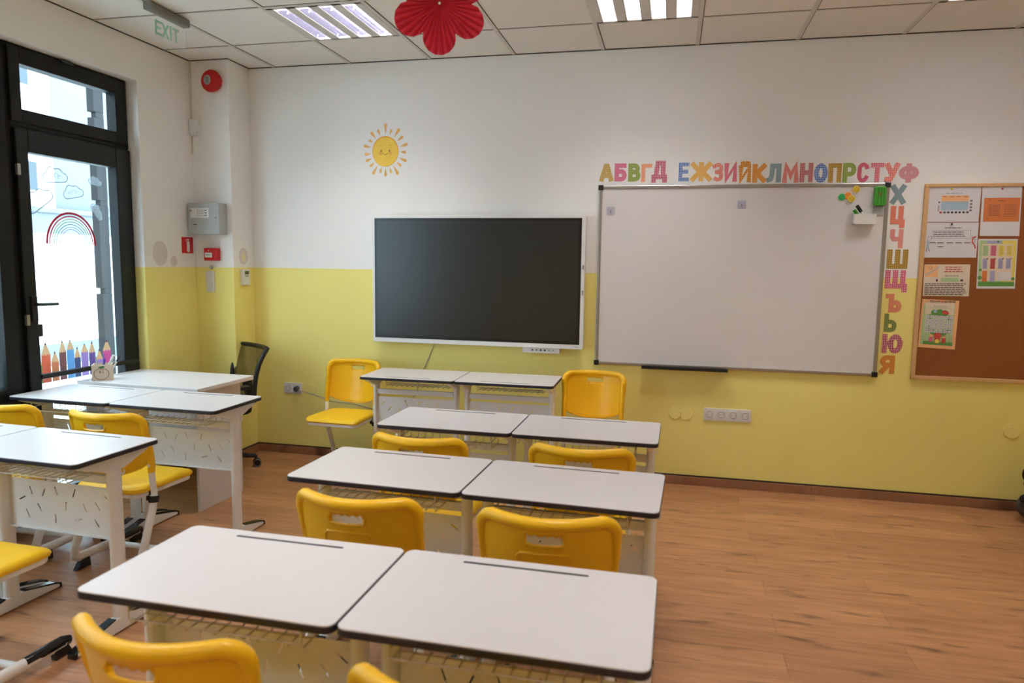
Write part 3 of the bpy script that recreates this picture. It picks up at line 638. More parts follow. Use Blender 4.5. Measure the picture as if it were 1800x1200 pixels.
# ------------------------------------------------------------------ whiteboard
ox, oz = 3.289, 0.801
o = empty('whiteboard', (ox, 0, oz), 0, 'big blank magnetic whiteboard with an aluminium frame', 'whiteboard')
x0, x1, z0, z1 = 2.400-ox, 4.179-ox, 0, 1.201
MB().box(x0+0.01, x1-0.01, -0.016, 0, z0+0.01, z1-0.01).build('writing_surface', 'board', o)
f = MB(); 
for a in ((x0, x1, z1-0.022, z1), (x0, x1, z0, z0+0.020), (x0, x0+0.022, z0+0.02, z1-0.022), (x1-0.022, x1, z0+0.02, z1-0.022)): f.box(a[0], a[1], -0.024, 0, a[2], a[3])
f.build('frame', 'alu', o, bevel=0.004)
for x in (x0+0.012, x1-0.012):
    for z in (z0+0.012, z1-0.012): MB().box(x-0.017, x+0.017, -0.028, 0, z-0.017, z+0.017).build('corner_cap', 'black', o, bevel=0.004)
f = MB(); f.box(2.72-ox, 3.275-ox, -0.075, -0.012, -0.010, -0.002); f.box(2.72-ox, 3.275-ox, -0.078, -0.072, -0.010, 0.012); f.build('pen_tray', 'black', o, bevel=0.002)
def on_board(name, x, z, label, cat, group=None, y=-0.0165): return empty(name, (x, y, z), 0, label, cat, group)
for x, z, lb in ((2.480, 1.838, 'small square adhesive hook on the whiteboard, top left'), (3.315, 1.875, 'small square adhesive hook on the whiteboard, top middle')):
    h = on_board('adhesive_hook', x, z, lb, 'hook', 'clear hooks on the whiteboard')
    MB().prism(rrect(0.052, 0.052, 0.004), 0, 0.003, T_back(0, 0)).build('plate', mat('lilac grey plate', srgb(186, 182, 192), 0.35), h)
    MB().tube([(0, -0.003, 0.0), (0, -0.010, -0.002), (0, -0.012, -0.012), (0, -0.018, -0.008)], 0.003, 6).build('hook', 'inklight', h)
def magnet(x, z, col, lb, face=None, r=0.021, y=-0.0165):
    m_ = on_board('magnet', x, z, lb, 'magnet', 'round magnets on the whiteboard', y)
    if col not in M: M[col] = mat(col, face_cols[col], 0.4)
    MB().prism(circle(r), 0, 0.009, T_back(0, 0)).build('disc', col, m_, bevel=0.003)
    if face is not None:
        f = MB(); T = T_back(0, 0, -0.009) @ Matrix.Rotation(face, 4, 'Z')
        ribbon(f, [(0.011*math.cos(a), 0.011*math.sin(a)) for a in [PI+PI*i/8 for i in range(9)]], 0.002, T); 
        for s in (-1, 1): f.prism(circle(0.0024, 8, s*0.006, 0.006), 0, 0.001, T)
        f.build('smiley_face', 'black', m_)
face_cols = {'magnet green': srgb(40, 175, 96), 'magnet orange': srgb(250, 156, 50), 'magnet yellow': srgb(238, 206, 60)}
magnet(3.909, 1.917, 'magnet green', 'plain green round magnet, leftmost on the whiteboard'); magnet(3.943, 1.925, 'magnet orange', 'orange round magnet partly under a yellow smiley magnet')
magnet(3.962, 1.906, 'magnet yellow', 'yellow smiley magnet overlapping the orange magnet', 0.5, y=-0.0256); magnet(3.989, 1.965, 'magnet yellow', 'yellow smiley magnet on its own, nearest the board top', 0.9)
e = on_board('board_eraser', 4.122, 1.920, 'bright green board eraser at the top right whiteboard corner', 'eraser')
MB().prism(rrect(0.066, 0.118, 0.014), 0, 0.035, T_back(0, 0)).build('body', 'green', e, bevel=0.006)
f = MB(); 
for u in (-0.014, 0.004, 0.019): ribbon(f, [(u, -0.045), (u, 0.05)], 0.003, T_back(0, 0, -0.035))
f.build('groove', mat('dark green groove', srgb(28, 84, 16), 0.6), e)
f = MB(); ribbon(f, [(-0.012, 0.02), (0.0, 0.0), (0.010, 0.022), (0.0, 0.012)], 0.004, T_back(0, 0, -0.0352)); f.build('print', mat('brown print', srgb(120, 60, 20), 0.6), e)
MB().box(-0.030, 0.030, -0.006, 0, -0.115, -0.06).build('bracket', 'greywhite', e, bevel=0.002)
hx, hz = 4.040, 1.780
e = on_board('marker_holder', hx, hz, 'white magnetic marker box hanging on the whiteboard, right side', 'pen holder')
f = MB(); f.box(-0.062, 0.062, -0.055, -0.052, -0.032, 0.03); f.box(-0.062, -0.059, -0.052, 0, -0.032, 0.03); f.box(0.059, 0.062, -0.052, 0, -0.032, 0.03); f.box(-0.062, 0.062, -0.052, 0, -0.032, -0.029); f.box(-0.062, 0.062, -0.003, 0, -0.032, 0.07)
f.build('box', 'white', e)
def marker(a, b_, cols, label):
    a, b_ = Vector(a), Vector(b_); mk = empty('whiteboard_marker', a, 0, label, 'marker', 'markers in the white marker box'); v = b_-a
    MB().tube([(0, 0, 0), v*0.60], 0.008, 10).build('barrel', 'white', mk, smooth=True); MB().tube([v*0.60, v], 0.0105, 10).build('cap', cols, mk, smooth=True)
marker((4.058, -0.055, 1.765), (3.990, -0.058, 1.862), 'black', 'whiteboard marker with a black cap leaning in the white box')
marker((4.028, -0.045, 1.762), (3.976, -0.058, 1.835), 'green', 'whiteboard marker with a green cap leaning in the white box')

# ------------------------------------------------------------------ cork board and papers
ox, oz = 4.826, 0.795
o = empty('cork_board', (ox, 0, oz), 0, 'brown cork pin board with a light wood frame at the right picture edge', 'pin board')
x0, x1, z1 = 4.376-ox, 5.276-ox, 1.198
MB().box(x0+0.01, x1-0.01, -0.012, 0, 0.01, z1-0.01).build('cork', 'cork', o)
f = MB()
for a in ((x0, x1, z1-0.020, z1), (x0, x1, 0, 0.024), (x0, x0+0.024, 0.024, z1-0.02), (x1-0.024, x1, 0.024, z1-0.02)): f.box(a[0], a[1], -0.022, 0, a[2], a[3])
f.build('frame', 'beech', o, bevel=0.003)
for x, z in ((4.51, 2.002), (4.86, 0.790)): pass
M['p_orange'] = mat('orange print', srgb(214, 122, 62), 0.7); M['p_blue'] = mat('pale blue print', srgb(170, 192, 206), 0.7); M['p_red'] = mat('red print', srgb(196, 70, 60), 0.7)
M['p_cream'] = mat('cream paper', srgb(232, 214, 190), 0.7); M['p_green'] = mat('leaf green print', srgb(96, 150, 70), 0.7); M['p_yellow'] = mat('yellow print', srgb(238, 214, 96), 0.7)
M['p_pink'] = mat('pink print', srgb(214, 110, 130), 0.7); M['p_lilac'] = mat('lilac print', srgb(176, 170, 206), 0.7); M['p_lgreen'] = mat('light green print', srgb(178, 206, 146), 0.7); M['p_peach'] = mat('peach print', srgb(244, 186, 130), 0.7)
def paper(q, base, label, items, pin=None, name='paper_sheet', cat='paper', group='sheets pinned on the cork board', d=0.0):
    cx = sum(p[0] for p in q)/4; cz = sum(p[1] for p in q)/4; o = empty(name, (cx, -0.0125-d, cz), 0, label, cat, group)
    L = [(p[0]-cx, p[1]-cz) for p in q]      # TL TR BR BL
    def at(u, v):                           # u right 0..1, v down 0..1
        a = Vector(L[0]).lerp(Vector(L[1]), u); b_ = Vector(L[3]).lerp(Vector(L[2]), u); p = a.lerp(b_, v); return (p.x, p.y)
    MB().prism([L[3], L[2], L[1], L[0]], 0, 0.0012, T_back(0, 0)).build('sheet', base, o)
    by = {}
    for ii, it in enumerate(items):
        k = it[0]; mcol = it[1]; f = by.setdefault((it[-1] if k == 'named' else '', mcol), MB()); lvl = 0.0012+0.0004*it[2]+ii*4e-6
        if k == 'r': u0, v0, u1, v1 = it[3:7]; f.prism([at(u0, v1), at(u1, v1), at(u1, v0), at(u0, v0)], lvl-0.0004, lvl, T_back(0, 0))
        elif k == 'l':
            pts = [at(u, v) for u, v in it[4]]; ribbon(f, pts, it[3], T_back(0, 0, -lvl+0.0004), 0, 0.0004)
        elif k == 'c': u, v, r = it[3:6]; p = at(u, v); f.prism(circle(r, 14, p[0], p[1]), lvl-0.0004, lvl, T_back(0, 0))
    nmz = {'ink': 'print_black', 'inklight': 'print_grey', 'p_orange': 'print_orange', 'p_blue': 'print_blue', 'p_red': 'print_red', 'p_green': 'print_green', 'p_yellow': 'print_yellow', 'p_pink': 'print_pink', 'p_lilac': 'print_lilac', 'p_lgreen': 'print_light_green', 'p_peach': 'print_peach', 'paper': 'print_white', 'p_cream': 'print_cream'}
    for (n_, mcol), f in by.items(): f.build(nmz[mcol], mcol, o)
    if pin:
        p = at(*pin[1:]); f = MB(); f.ellipsoid((p[0], -0.006, p[1]), (0.006, 0.006, 0.006), 10, 6); f.build('push_pin', pin[0], o, smooth=True)
    return o
rnd = random.Random(3)
def textlines(mcol, u0, u1, v0, v1, n, th=0.0035, lvl=2, center=False):
    out = []
    for i in range(n):
        v = v0+(v1-v0)*(i+0.5)/n; e = u1-(rnd.random()*0.12*(u1-u0)); s = u0
        if center: k = rnd.random()*0.12*(u1-u0); s = u0+k; e = u1-k
        u = s
        while u < e:
            w_ = rnd.uniform(0.04, 0.11); out.append(('l', mcol, lvl, th, [(u, v), (min(e, u+w_), v)])); u += w_+0.014
    return out
I = textlines('inklight', 0.35, 0.66, 0.17, 0.20, 1, 0.003)
I += [('r', 'p_peach', 1, 0.27, 0.25, 0.78, 0.40), ('r', 'p_blue', 1, 0.27, 0.42, 0.78, 0.67), ('r', 'p_cream', 1, 0.27, 0.40, 0.78, 0.43), ('r', 'inklight', 2, 0.27, 0.425, 0.78, 0.435)]
I += [('r', 'p_red', 2, 0.3+0.13*i, 0.275, 0.37+0.13*i, 0.29) for i in range(4)]+[('r', 'ink', 2, 0.25+0.072*i, 0.70, 0.295+0.072*i, 0.755) for i in range(8)]+[('r', 'p_red', 2, 0.26, 0.70, 0.29, 0.75)]+[('r', 'inklight', 2, 0.81, 0.38+0.09*i, 0.855, 0.43+0.09*i) for i in range(4)]+[('c', 'ink', 2, 0.235, 0.44, 0.005), ('r', 'inklight', 2, 0.22, 0.52, 0.235, 0.70)]
M['pinyellow'] = mat('yellow pin', srgb(230, 210, 60), 0.4); M['pinred'] = mat('red pin', srgb(190, 50, 60), 0.4)
paper([(4.391, 1.975), (4.683, 1.975), (4.682, 1.766), (4.395, 1.764)], 'paper', 'white landscape sheet with a small coloured chart, top left on the cork board', I, ('pinyellow', 0.45, 0.07))
I = [('r', 'p_orange', 1, 0.06, 0.23, 0.97, 0.71)]+textlines('ink', 0.40, 0.60, 0.27, 0.31, 1, 0.003)+textlines('ink', 0.18, 0.50, 0.36, 0.60, 9, 0.0022)+textlines('ink', 0.58, 0.92, 0.36, 0.62, 8, 0.0018)+[('l', 'ink', 2, 0.002, [(0.19, 0.25), (0.22, 0.28)]), ('l', 'ink', 2, 0.002, [(0.15, 0.62), (0.18, 0.67)])]
paper([(4.688, 1.974), (4.898, 1.975), (4.905, 1.682), (4.695, 1.682)], 'paper', 'white portrait sheet with an orange text box, top right on the cork board', I, ('pinred', 0.5, 0.05))
I = textlines('ink', 0.34, 0.72, 0.13, 0.17, 1, 0.004, center=True)+textlines('ink', 0.16, 0.80, 0.24, 0.42, 3, 0.0038)
for a, b_ in (((0.14, 0.22), (0.86, 0.22)), ((0.86, 0.22), (0.87, 0.45)), ((0.87, 0.45), (0.14, 0.45)), ((0.14, 0.45), (0.14, 0.22))): I.append(('l', 'inklight', 2, 0.0012, [a, b_]))
for u in (0.09, 0.24, 0.42, 0.59, 0.75): I += [('l', 'ink', 2, 0.004, [(u, 0.57), (u+0.12, 0.57)]), ('l', 'inklight', 2, 0.001, [(u, 0.60), (u+0.13, 0.60)])]
I += [('l', 'ink', 2, 0.004, [(0.25, 0.69), (0.36, 0.69)]), ('r', 'p_blue', 2, 0.04, 0.53, 0.085, 0.72), ('l', 'ink', 2, 0.003, [(0.05, 0.72), (0.04, 0.84)]), ('l', 'ink', 2, 0.003, [(0.075, 0.72), (0.10, 0.82)]), ('l', 'inklight', 2, 0.002, [(0.05, 0.53), (0.06, 0.42), (0.12, 0.38), (0.13, 0.46), (0.09, 0.52)])]
I += [('l', 'p_red', 2, 0.007, [(0.97, 0.40), (0.91, 0.43), (0.90, 0.56), (0.95, 0.64), (0.97, 0.74)]), ('l', 'ink', 2, 0.002, [(0.93, 0.44), (0.96, 0.50), (0.94, 0.58)])]
paper([(4.396, 1.760), (4.685, 1.762), (4.686, 1.552), (4.399, 1.549)], 'paper', 'white sheet with boxed text and drawn figures, second row on cork board', I, ('ink', 0.49, 0.04))
I = [('r', 'p_lgreen', 1, 0.03, 0.03, 0.97, 0.95), ('r', 'p_yellow', 1, 0.62, 0.03, 0.97, 0.86), ('r', 'p_cream', 2, 0.10, 0.10, 0.90, 0.84), ('r', 'p_green', 2, 0.03, 0.86, 0.97, 0.95), ('r', 'p_lilac', 2, 0.22, 0.035, 0.58, 0.09)]
for i, cc in enumerate(('p_lgreen', 'p_pink', 'p_yellow', 'p_yellow')): I.append(('r', cc, 3, 0.12+0.205*i, 0.13, 0.26+0.205*i, 0.34))
for i, cc in enumerate(('p_lilac', 'p_red', 'p_lilac', 'p_lilac')): I.append(('r', cc, 3, 0.13+0.20*i, 0.39, 0.25+0.20*i, 0.60)); I.append(('c', 'p_pink' if i == 3 else 'ink', 4, 0.25+0.20*i, 0.395, 0.004))
I += [('r', 'p_orange', 3, 0.13, 0.64, 0.26, 0.86), ('r', 'p_lilac', 3, 0.33, 0.64, 0.46, 0.86), ('r', 'paper', 3, 0.54, 0.66, 0.88, 0.84)]
for i in range(4):
    for r0 in (0.15, 0.41): I += [('l', 'inklight', 4, 0.0012, [(0.15+0.2*i, r0+0.022*k), (0.24+0.2*i, r0+0.022*k)]) for k in range(8)]
I += [('c', 'p_green', 3, 0.08, 0.62, 0.008), ('c', 'p_green', 3, 0.07, 0.78, 0.012), ('c', 'p_green', 3, 0.93, 0.80, 0.010)]
paper([(4.690, 1.664), (4.900, 1.665), (4.908, 1.369), (4.702, 1.365)], 'paper', 'colourful poster of small yellow, pink and lilac tables on the cork board', I, ('p_green', 0.5, 0.05), 'poster', 'poster')
I = [('r', 'p_peach', 1, 0.02, 0.02, 0.30, 0.50), ('l', 'p_blue', 2, 0.005, [(0.03, 0.34), (0.20, 0.20), (0.33, 0.06)]), ('l', 'inklight', 2, 0.002, [(0.08, 0.06), (0.14, 0.16), (0.18, 0.10), (0.12, 0.04)])]
I += textlines('p_red', 0.42, 0.86, 0.05, 0.26, 3, 0.0055, center=True)+textlines('inklight', 0.46, 0.78, 0.34, 0.38, 1, 0.005)+[('r', 'p_lgreen', 2, 0.38, 0.42, 0.76, 0.55), ('r', 'ink', 2, 0.27, 0.46, 0.31, 0.54), ('r', 'ink', 2, 0.80, 0.47, 0.86, 0.53), ('r', 'p_cream', 1, 0.02, 0.40, 0.98, 0.56)]
I += textlines('ink', 0.03, 0.95, 0.58, 0.98, 7, 0.0048)
paper([(4.406, 1.507), (4.658, 1.511), (4.664, 1.318), (4.410, 1.314)], 'p_cream', 'cream sheet with red heading lines above dense text on the cork board', I)

# ---- stroke alphabet (unit box, centre lines)
def arc(cx, cy, rx, ry, a0, a1, n=8): return [(cx+rx*math.cos(math.radians(a0+(a1-a0)*i/n)), cy+ry*math.sin(math.radians(a0+(a1-a0)*i/n))) for i in range(n+1)]
G = {
 'А': [[(0, 0), (.42, 1), (.58, 1), (1, 0)], [(.2, .28), (.8, .28)]],
 'Б': [[(.95, 1), (0, 1), (0, 0)]+arc(.6, .28, .4, .28, -90, 90)+[(0, .56)]],
 'В': [[(0, 0), (0, 1)]+arc(.55, .77, .35, .23, 90, -90)+[(0, .54)], [(0, .54)]+arc(.6, .27, .4, .27, 90, -90)+[(0, 0)]],
 'Г': [[(0, 0), (0, 1), (1, 1)]],
 'Д': [[(0, -.18), (0, .06), (1, .06), (1, -.18)], [(.2, .06), (.34, 1), (.84, 1), (.84, .06)]],
 'Е': [[(1, 1), (0, 1), (0, 0), (1, 0)], [(0, .52), (.85, .52)]],
 'Ж': [[(.5, 0), (.5, 1)], [(0, 1), (.42, .5), (0, 0)], [(1, 1), (.58, .5), (1, 0)]],
 'З': [[(0, .9)]+arc(.5, .76, .42, .24, 130, -90)+[(.35, .52)], [(.4, .52)]+arc(.5, .26, .5, .26, 90, -130)],
 'И': [[(0, 1), (0, 0), (1, 1), (1, 0)]],
 'Й': [[(0, .86), (0, 0), (1, .86), (1, 0)], arc(.5, 1.12, .28, .1, 180, 360)],
 'К': [[(0, 0), (0, 1)], [(1, 1), (.25, .5), (1, 0)], [(0, .5), (.3, .5)]],
 'Л': [[(0, .02), (.18, .06), (.3, .35), (.34, 1), (1, 1), (1, 0)]],
 'М': [[(0, 0), (.08, 1), (.5, .3), (.92, 1), (1, 0)]],
 'Н': [[(0, 0), (0, 1)], [(1, 0), (1, 1)], [(0, .5), (1, .5)]],
 'О': [arc(.5, .5, .5, .5, 0, 360, 24)],
 'П': [[(0, 0), (0, 1), (1, 1), (1, 0)]],
 'Р': [[(0, 0), (0, 1)]+arc(.55, .7, .45, .3, 90, -90)+[(0, .4)]],
 'С': [[(1, .82)]+arc(.5, .72, .5, .28, 20, 180)+arc(.5, .28, .5, .28, 180, 340)],
 'Т': [[(0, 1), (1, 1)], [(.5, 1), (.5, 0)]],
 'У': [[(0, 1), (.5, .4)], [(1, 1), (.5, .25), (.3, .02), (0, .04)]],
 'Ф': [[(.5, -.08), (.5, 1.08)], arc(.5, .52, .5, .36, 0, 360, 22)],
 'Х': [[(0, 0), (1, 1)], [(0, 1), (1, 0)]],
 'Ц': [[(0, 1), (0, .12), (1, .12), (1, -.14)], [(.82, .12), (.82, 1)]],
 'Ч': [[(0, 1), (0, .62), (.15, .48), (1, .48)], [(1, 0), (1, 1)]],
 'Ш': [[(0, 1), (0, 0), (1, 0), (1, 1)], [(.5, 0), (.5, 1)]],
 'Щ': [[(0, 1), (0, .12), (1, .12), (1, -.14)], [(.44, .12), (.44, 1)], [(.88, .12), (.88, 1)]],
 'Ъ': [[(0, 1), (.3, 1), (.3, 0)]+arc(.7, .27, .3, .27, -90, 90)+[(.3, .54)]],
 'Ь': [[(0, 1), (0, 0)]+arc(.6, .28, .4, .28, -90, 90)+[(0, .56)]],
 'Ю': [[(0, 0), (0, 1)], [(0, .5), (.42, .5)], arc(.7, .5, .3, .5, 0, 360, 20)],
 'Я': [[(1, 0), (1, 1)]+arc(.45, .72, .45, .28, 90, 270)+[(1, .44)], [(.55, .44), (0, 0)]],
 'X': [[(0, 0), (1, 1)], [(0, 1), (1, 0)]], 'E': [[(1, 1), (0, 1), (0, 0), (1, 0)], [(0, .5), (.8, .5)]], 'I': [[(.5, 0), (.5, 1)]], 'T': [[(0, 1), (1, 1)], [(.5, 1), (.5, 0)]],
}
def glyph(mb, ch, cx, cz, w_, h_, t, T, d0=0, d1=0.0014):
    iw, ih = w_-t, h_-t
    for si, st in enumerate(G[ch]):
        pts = [(cx-iw/2+u*iw, cz-ih/2+v*ih) for u, v in st]
        # extend open ends by half a stroke
        a = Vector(pts[0]); b_ = Vector(pts[1]); c_ = Vector(pts[-1]); d_ = Vector(pts[-2])
        if (a-c_).length > 1e-4:
            a2 = a+(a-b_).normalized()*t/2; c2 = c_+(c_-d_).normalized()*t/2; pts[0] = (a2.x, a2.y); pts[-1] = (c2.x, c2.y)
        ribbon(mb, pts, t, T, d0, d1+0.0003*si)
# reading poster with its heading
I = [('r', 'p_peach', 1, 0, 0, 1, 1), ('r', 'p_lgreen', 2, 0.05, 0.10, 0.90, 0.93), ('r', 'p_cream', 3, 0.10, 0.05, 0.88, 0.30), ('r', 'p_green', 3, 0.12, 0.86, 0.92, 0.93)]
I += textlines('inklight', 0.32, 0.72, 0.11, 0.16, 2, 0.002, 4)+[('l', 'p_green', 4, 0.0012, [(0.08, 0.17), (0.85, 0.17)])]
I += [('c', 'p_green', 4, u, v, r) for u, v, r in ((0.5, 0.27, 0.024), (0.36, 0.27, 0.02), (0.64, 0.27, 0.02), (0.25, 0.36, 0.018), (0.78, 0.38, 0.018), (0.25, 0.6, 0.02), (0.78, 0.62, 0.02), (0.5, 0.68, 0.02), (0.38, 0.66, 0.02), (0.64, 0.67, 0.02))]+[('c', 'p_blue', 5, 0.38, 0.24, 0.010), ('c', 'p_red', 5, 0.62, 0.25, 0.012), ('c', 'p_red', 5, 0.70, 0.26, 0.010)]
for i in range(6):
    for j in range(5): I.append(('r', 'paper', 6, 0.13+0.128*i, 0.325+0.073*j, 0.238+0.128*i, 0.385+0.073*j)); I.append(('l', 'ink', 7, 0.0018, [(0.145+0.128*i, 0.35+0.073*j), (0.225+0.128*i, 0.352+0.073*j)])); I.append(('l', 'ink', 7, 0.0012, [(0.15+0.128*i, 0.37+0.073*j), (0.21+0.128*i, 0.368+0.073*j)]))
I += [('r', 'p_red', 5, 0.42, 0.72, 0.58, 0.86), ('c', 'p_red', 5, 0.5, 0.74, 0.022), ('c', 'p_peach', 6, 0.32, 0.745, 0.010), ('r', 'p_pink', 6, 0.27, 0.77, 0.38, 0.87), ('c', 'p_peach', 6, 0.68, 0.755, 0.010), ('r', 'p_red', 6, 0.62, 0.78, 0.73, 0.88), ('c', 'p_yellow', 7, 0.50, 0.85, 0.013), ('r', 'ink', 6, 0.64, 0.735, 0.72, 0.745)]
I += textlines('inklight', 0.06, 0.20, 0.76, 0.85, 3, 0.0016, 4)+textlines('inklight', 0.80, 0.95, 0.74, 0.86, 4, 0.0016, 4)
P6 = paper([(4.410, 1.296), (4.615, 1.289), (4.612, 0.988), (4.404, 0.997)], 'p_peach', 'peach reading poster with a tree of word cards, lowest on the cork board', I, None, 'poster', 'poster')
f = MB()
for i, ch in enumerate('ЛЕСНО'): glyph(f, ch, -0.055+i*0.0125, 0.140, 0.0095, 0.012, 0.0022, T_back(0, 0, -0.003), 0, 0.0004)
for i, ch in enumerate('ЧЕТЕНЕ'): glyph(f, ch, 0.022+i*0.0118, 0.1385, 0.009, 0.012, 0.0021, T_back(0, 0, -0.003), 0, 0.0004)
f.build('heading', 'ink', P6)
f = MB(); f.prism([(0.010, 0.132), (0.016, 0.139), (0.013, 0.144), (0.010, 0.141), (0.007, 0.144), (0.004, 0.139)], 0.003, 0.0034, T_back(0, 0)); f.build('heart', 'p_red', P6)

# ------------------------------------------------------------------ alphabet wall stickers
def pm(kind, a, b_=None):
    key = '%s %s %s' % (kind, a, b_)
    if key not in M:
        a = tuple(c+(255-c)*0.12 for c in a); c1 = srgb(*a); M[key] = mat('sticker '+key, c1, 0.6) if kind == 'plain' else pattern_mat('sticker '+key, c1, srgb(*b_), kind)
    return key
WH = (240, 226, 218)
LET = [('А', 2.444, 2.090, 0.091, 0.116, 'check', (216, 178, 62), (176, 150, 110), 'mustard checked'), ('Б', 2.538, 2.090, 0.080, 0.117, 'stripe', (206, 92, 122), (216, 126, 148), 'pink striped'),
 ('В', 2.628, 2.088, 0.080, 0.117, 'check', (104, 124, 30), (164, 180, 96), 'green checked'), ('Г', 2.708, 2.084, 0.069, 0.117, 'stripe', (238, 142, 100), (242, 176, 140), 'salmon striped'),
 ('Д', 2.790, 2.093, 0.101, 0.140, 'gingham', (176, 34, 72), WH, 'crimson gingham'), ('Е', 2.947, 2.087, 0.066, 0.120, 'gingham', (40, 104, 178), WH, 'blue gingham'),
 ('Ж', 3.056, 2.087, 0.131, 0.120, 'plain', (234, 176, 82), None, 'plain amber'), ('З', 3.161, 2.082, 0.068, 0.119, 'gingham', (228, 92, 72), WH, 'coral gingham'),
 ('И', 3.240, 2.080, 0.080, 0.118, 'plain', (216, 96, 116), None, 'plain pink'), ('Й', 3.328, 2.089, 0.078, 0.144, 'dots', (236, 158, 48), (110, 50, 24), 'orange with brown dots'),
 ('К', 3.415, 2.072, 0.083, 0.117, 'plain', (220, 138, 40), None, 'plain orange'), ('Л', 3.503, 2.072, 0.088, 0.117, 'plain', (122, 146, 150), None, 'grey blue'),
 ('М', 3.604, 2.070, 0.099, 0.119, 'stripe', (224, 118, 112), (226, 140, 130), 'salmon pink'), ('Н', 3.697, 2.072, 0.078, 0.119, 'dots', (216, 130, 128), (130, 26, 40), 'pink with dark red dots'),
 ('О', 3.782, 2.068, 0.080, 0.118, 'gingham', (28, 96, 178), WH, 'blue gingham'), ('П', 3.864, 2.068, 0.077, 0.117, 'dots', (206, 164, 54), (122, 60, 46), 'mustard with brown dots'),
 ('Р', 3.948, 2.068, 0.077, 0.119, 'check', (102, 124, 36), (160, 178, 84), 'green checked'), ('С', 4.026, 2.068, 0.065, 0.120, 'plain', (200, 74, 98), None, 'plain raspberry'),
 ('Т', 4.106, 2.066, 0.076, 0.117, 'gingham', (210, 60, 88), WH, 'rose gingham'), ('У', 4.190, 2.064, 0.083, 0.118, 'gingham', (224, 84, 64), WH, 'coral gingham'),
 ('Ф', 4.284, 2.061, 0.113, 0.116, 'plain', (206, 134, 138), None, 'plain dusty pink'), ('Х', 4.234, 1.933, 0.084, 0.116, 'plain', (112, 138, 144), None, 'grey blue'),
 ('Ц', 4.240, 1.794, 0.083, 0.138, 'plain', (222, 112, 84), None, 'plain coral'), ('Ч', 4.242, 1.663, 0.075, 0.116, 'plain', (222, 134, 124), None, 'plain pale pink'),
 ('Ш', 4.256, 1.538, 0.119, 0.119, 'dots', (190, 150, 40), (92, 50, 36), 'mustard with brown dots'), ('Щ', 4.258, 1.400, 0.128, 0.141, 'gingham', (206, 40, 92), WH, 'rose gingham'),
 ('Ъ', 4.252, 1.265, 0.093, 0.116, 'plain', (222, 124, 84), None, 'plain salmon'), ('Ь', 4.242, 1.142, 0.072, 0.115, 'check', (76, 92, 22), (148, 160, 84), 'dark green checked'),
 ('Ю', 4.261, 1.010, 0.118, 0.121, 'gingham', (164, 20, 62), WH, 'crimson gingham'), ('Я', 4.242, 0.878, 0.085, 0.117, 'plain', (208, 122, 30), None, 'plain orange')]
TR = {'А': 'a', 'Б': 'be', 'В': 've', 'Г': 'ge', 'Д': 'de', 'Е': 'ye', 'Ж': 'zhe', 'З': 'ze', 'И': 'i', 'Й': 'short-i', 'К': 'ka', 'Л': 'el', 'М': 'em', 'Н': 'en', 'О': 'o', 'П': 'pe', 'Р': 'er', 'С': 'es', 'Т': 'te', 'У': 'u', 'Ф': 'ef', 'Х': 'ha', 'Ц': 'tse', 'Ч': 'che', 'Ш': 'sha', 'Щ': 'shta', 'Ъ': 'er-golyam', 'Ь': 'er-maluk', 'Ю': 'yu', 'Я': 'ya'}
low = ('Х', 'Ц', 'Ч', 'Ш', 'Щ', 'Ъ', 'Ь', 'Ю', 'Я')
for ch, x, z, w_, h_, kind, a, b_, desc in LET:
    f = MB(); hh, zc = h_, 0.0
    if ch in 'ДЦЩ': hh = h_/1.14; zc = 0.006 if ch == 'Д' else 0.008
    if ch == 'Й': hh = h_/1.2; zc = -0.012
    if ch == 'Ф': hh = h_/1.12
    glyph(f, ch, 0, zc, w_, hh, min(0.030, w_*0.36), T_back(0, 0))
    o = f.build('alphabet_sticker', pm(kind, a, b_)); o.location = (x, 0, z)
    tag(o, '%s wall sticker of the letter %s (%s) %s the whiteboard' % (desc, ch, TR[ch], 'right of' if ch in low else 'above'), 'wall sticker', 'letters of the alphabet around the whiteboard')

# ------------------------------------------------------------------ sun sticker
M['sun'] = mat('watercolour yellow', srgb(250, 208, 84), 0.7, noise=0.10, scale=14); M['sunrim'] = mat('watercolour orange', srgb(246, 178, 72), 0.7, noise=0.12, scale=14); M['sunray'] = mat('watercolour ray', srgb(236, 182, 104), 0.7, noise=0.14, scale=18); M['cheek'] = mat('cheek pink', srgb(240, 178, 96), 0.7)
o = empty('sun_sticker', (0.867, 0, 2.262), 0, 'smiling watercolour sun wall sticker above the display', 'wall sticker')
MB().prism(circle(0.100, 40, ry=0.107), 0, 0.001, T_back(0, 0)).build('disc_rim', 'sunrim', o); MB().prism(circle(0.094, 40, ry=0.100, cy=-0.004), 0.001, 0.0014, T_back(0, 0)).build('disc', 'sun', o)
ang = [(89, 1), (72, .55), (54, .95), (36, .75), (15, .85), (-3, .6), (-23, .85), (-40, .6), (-58, .95), (-73, .55), (-90, .75), (-106, .5), (-123, .95), (-140, .6), (-157, .7), (-173, .65), (166, .8), (148, .5), (130, .8), (111, .6)]
for a, k in ang:
    r0 = 0.112; r1 = 0.112+0.075*k; a = math.radians(a); wd = 0.0085+0.003*k
    pts = [(r0, 0), (r0+(r1-r0)*0.45, -wd*0.62), (r1-0.012, -wd), (r1-0.003, -wd*0.55), (r1, 0), (r1-0.003, wd*0.55), (r1-0.012, wd), (r0+(r1-r0)*0.45, wd*0.62)]
    MB().prism([(p*math.cos(a)-q*math.sin(a), 1.05*(p*math.sin(a)+q*math.cos(a))) for p, q in pts], 0, 0.001, T_back(0, 0)).build('ray', 'sunray', o)
f = MB(); 
for s in (-1, 1): f.prism(circle(0.013, 14, s*0.037, -0.012), 0.0014, 0.0017, T_back(0, 0))
f.build('cheek', 'cheek', o)
f = MB()
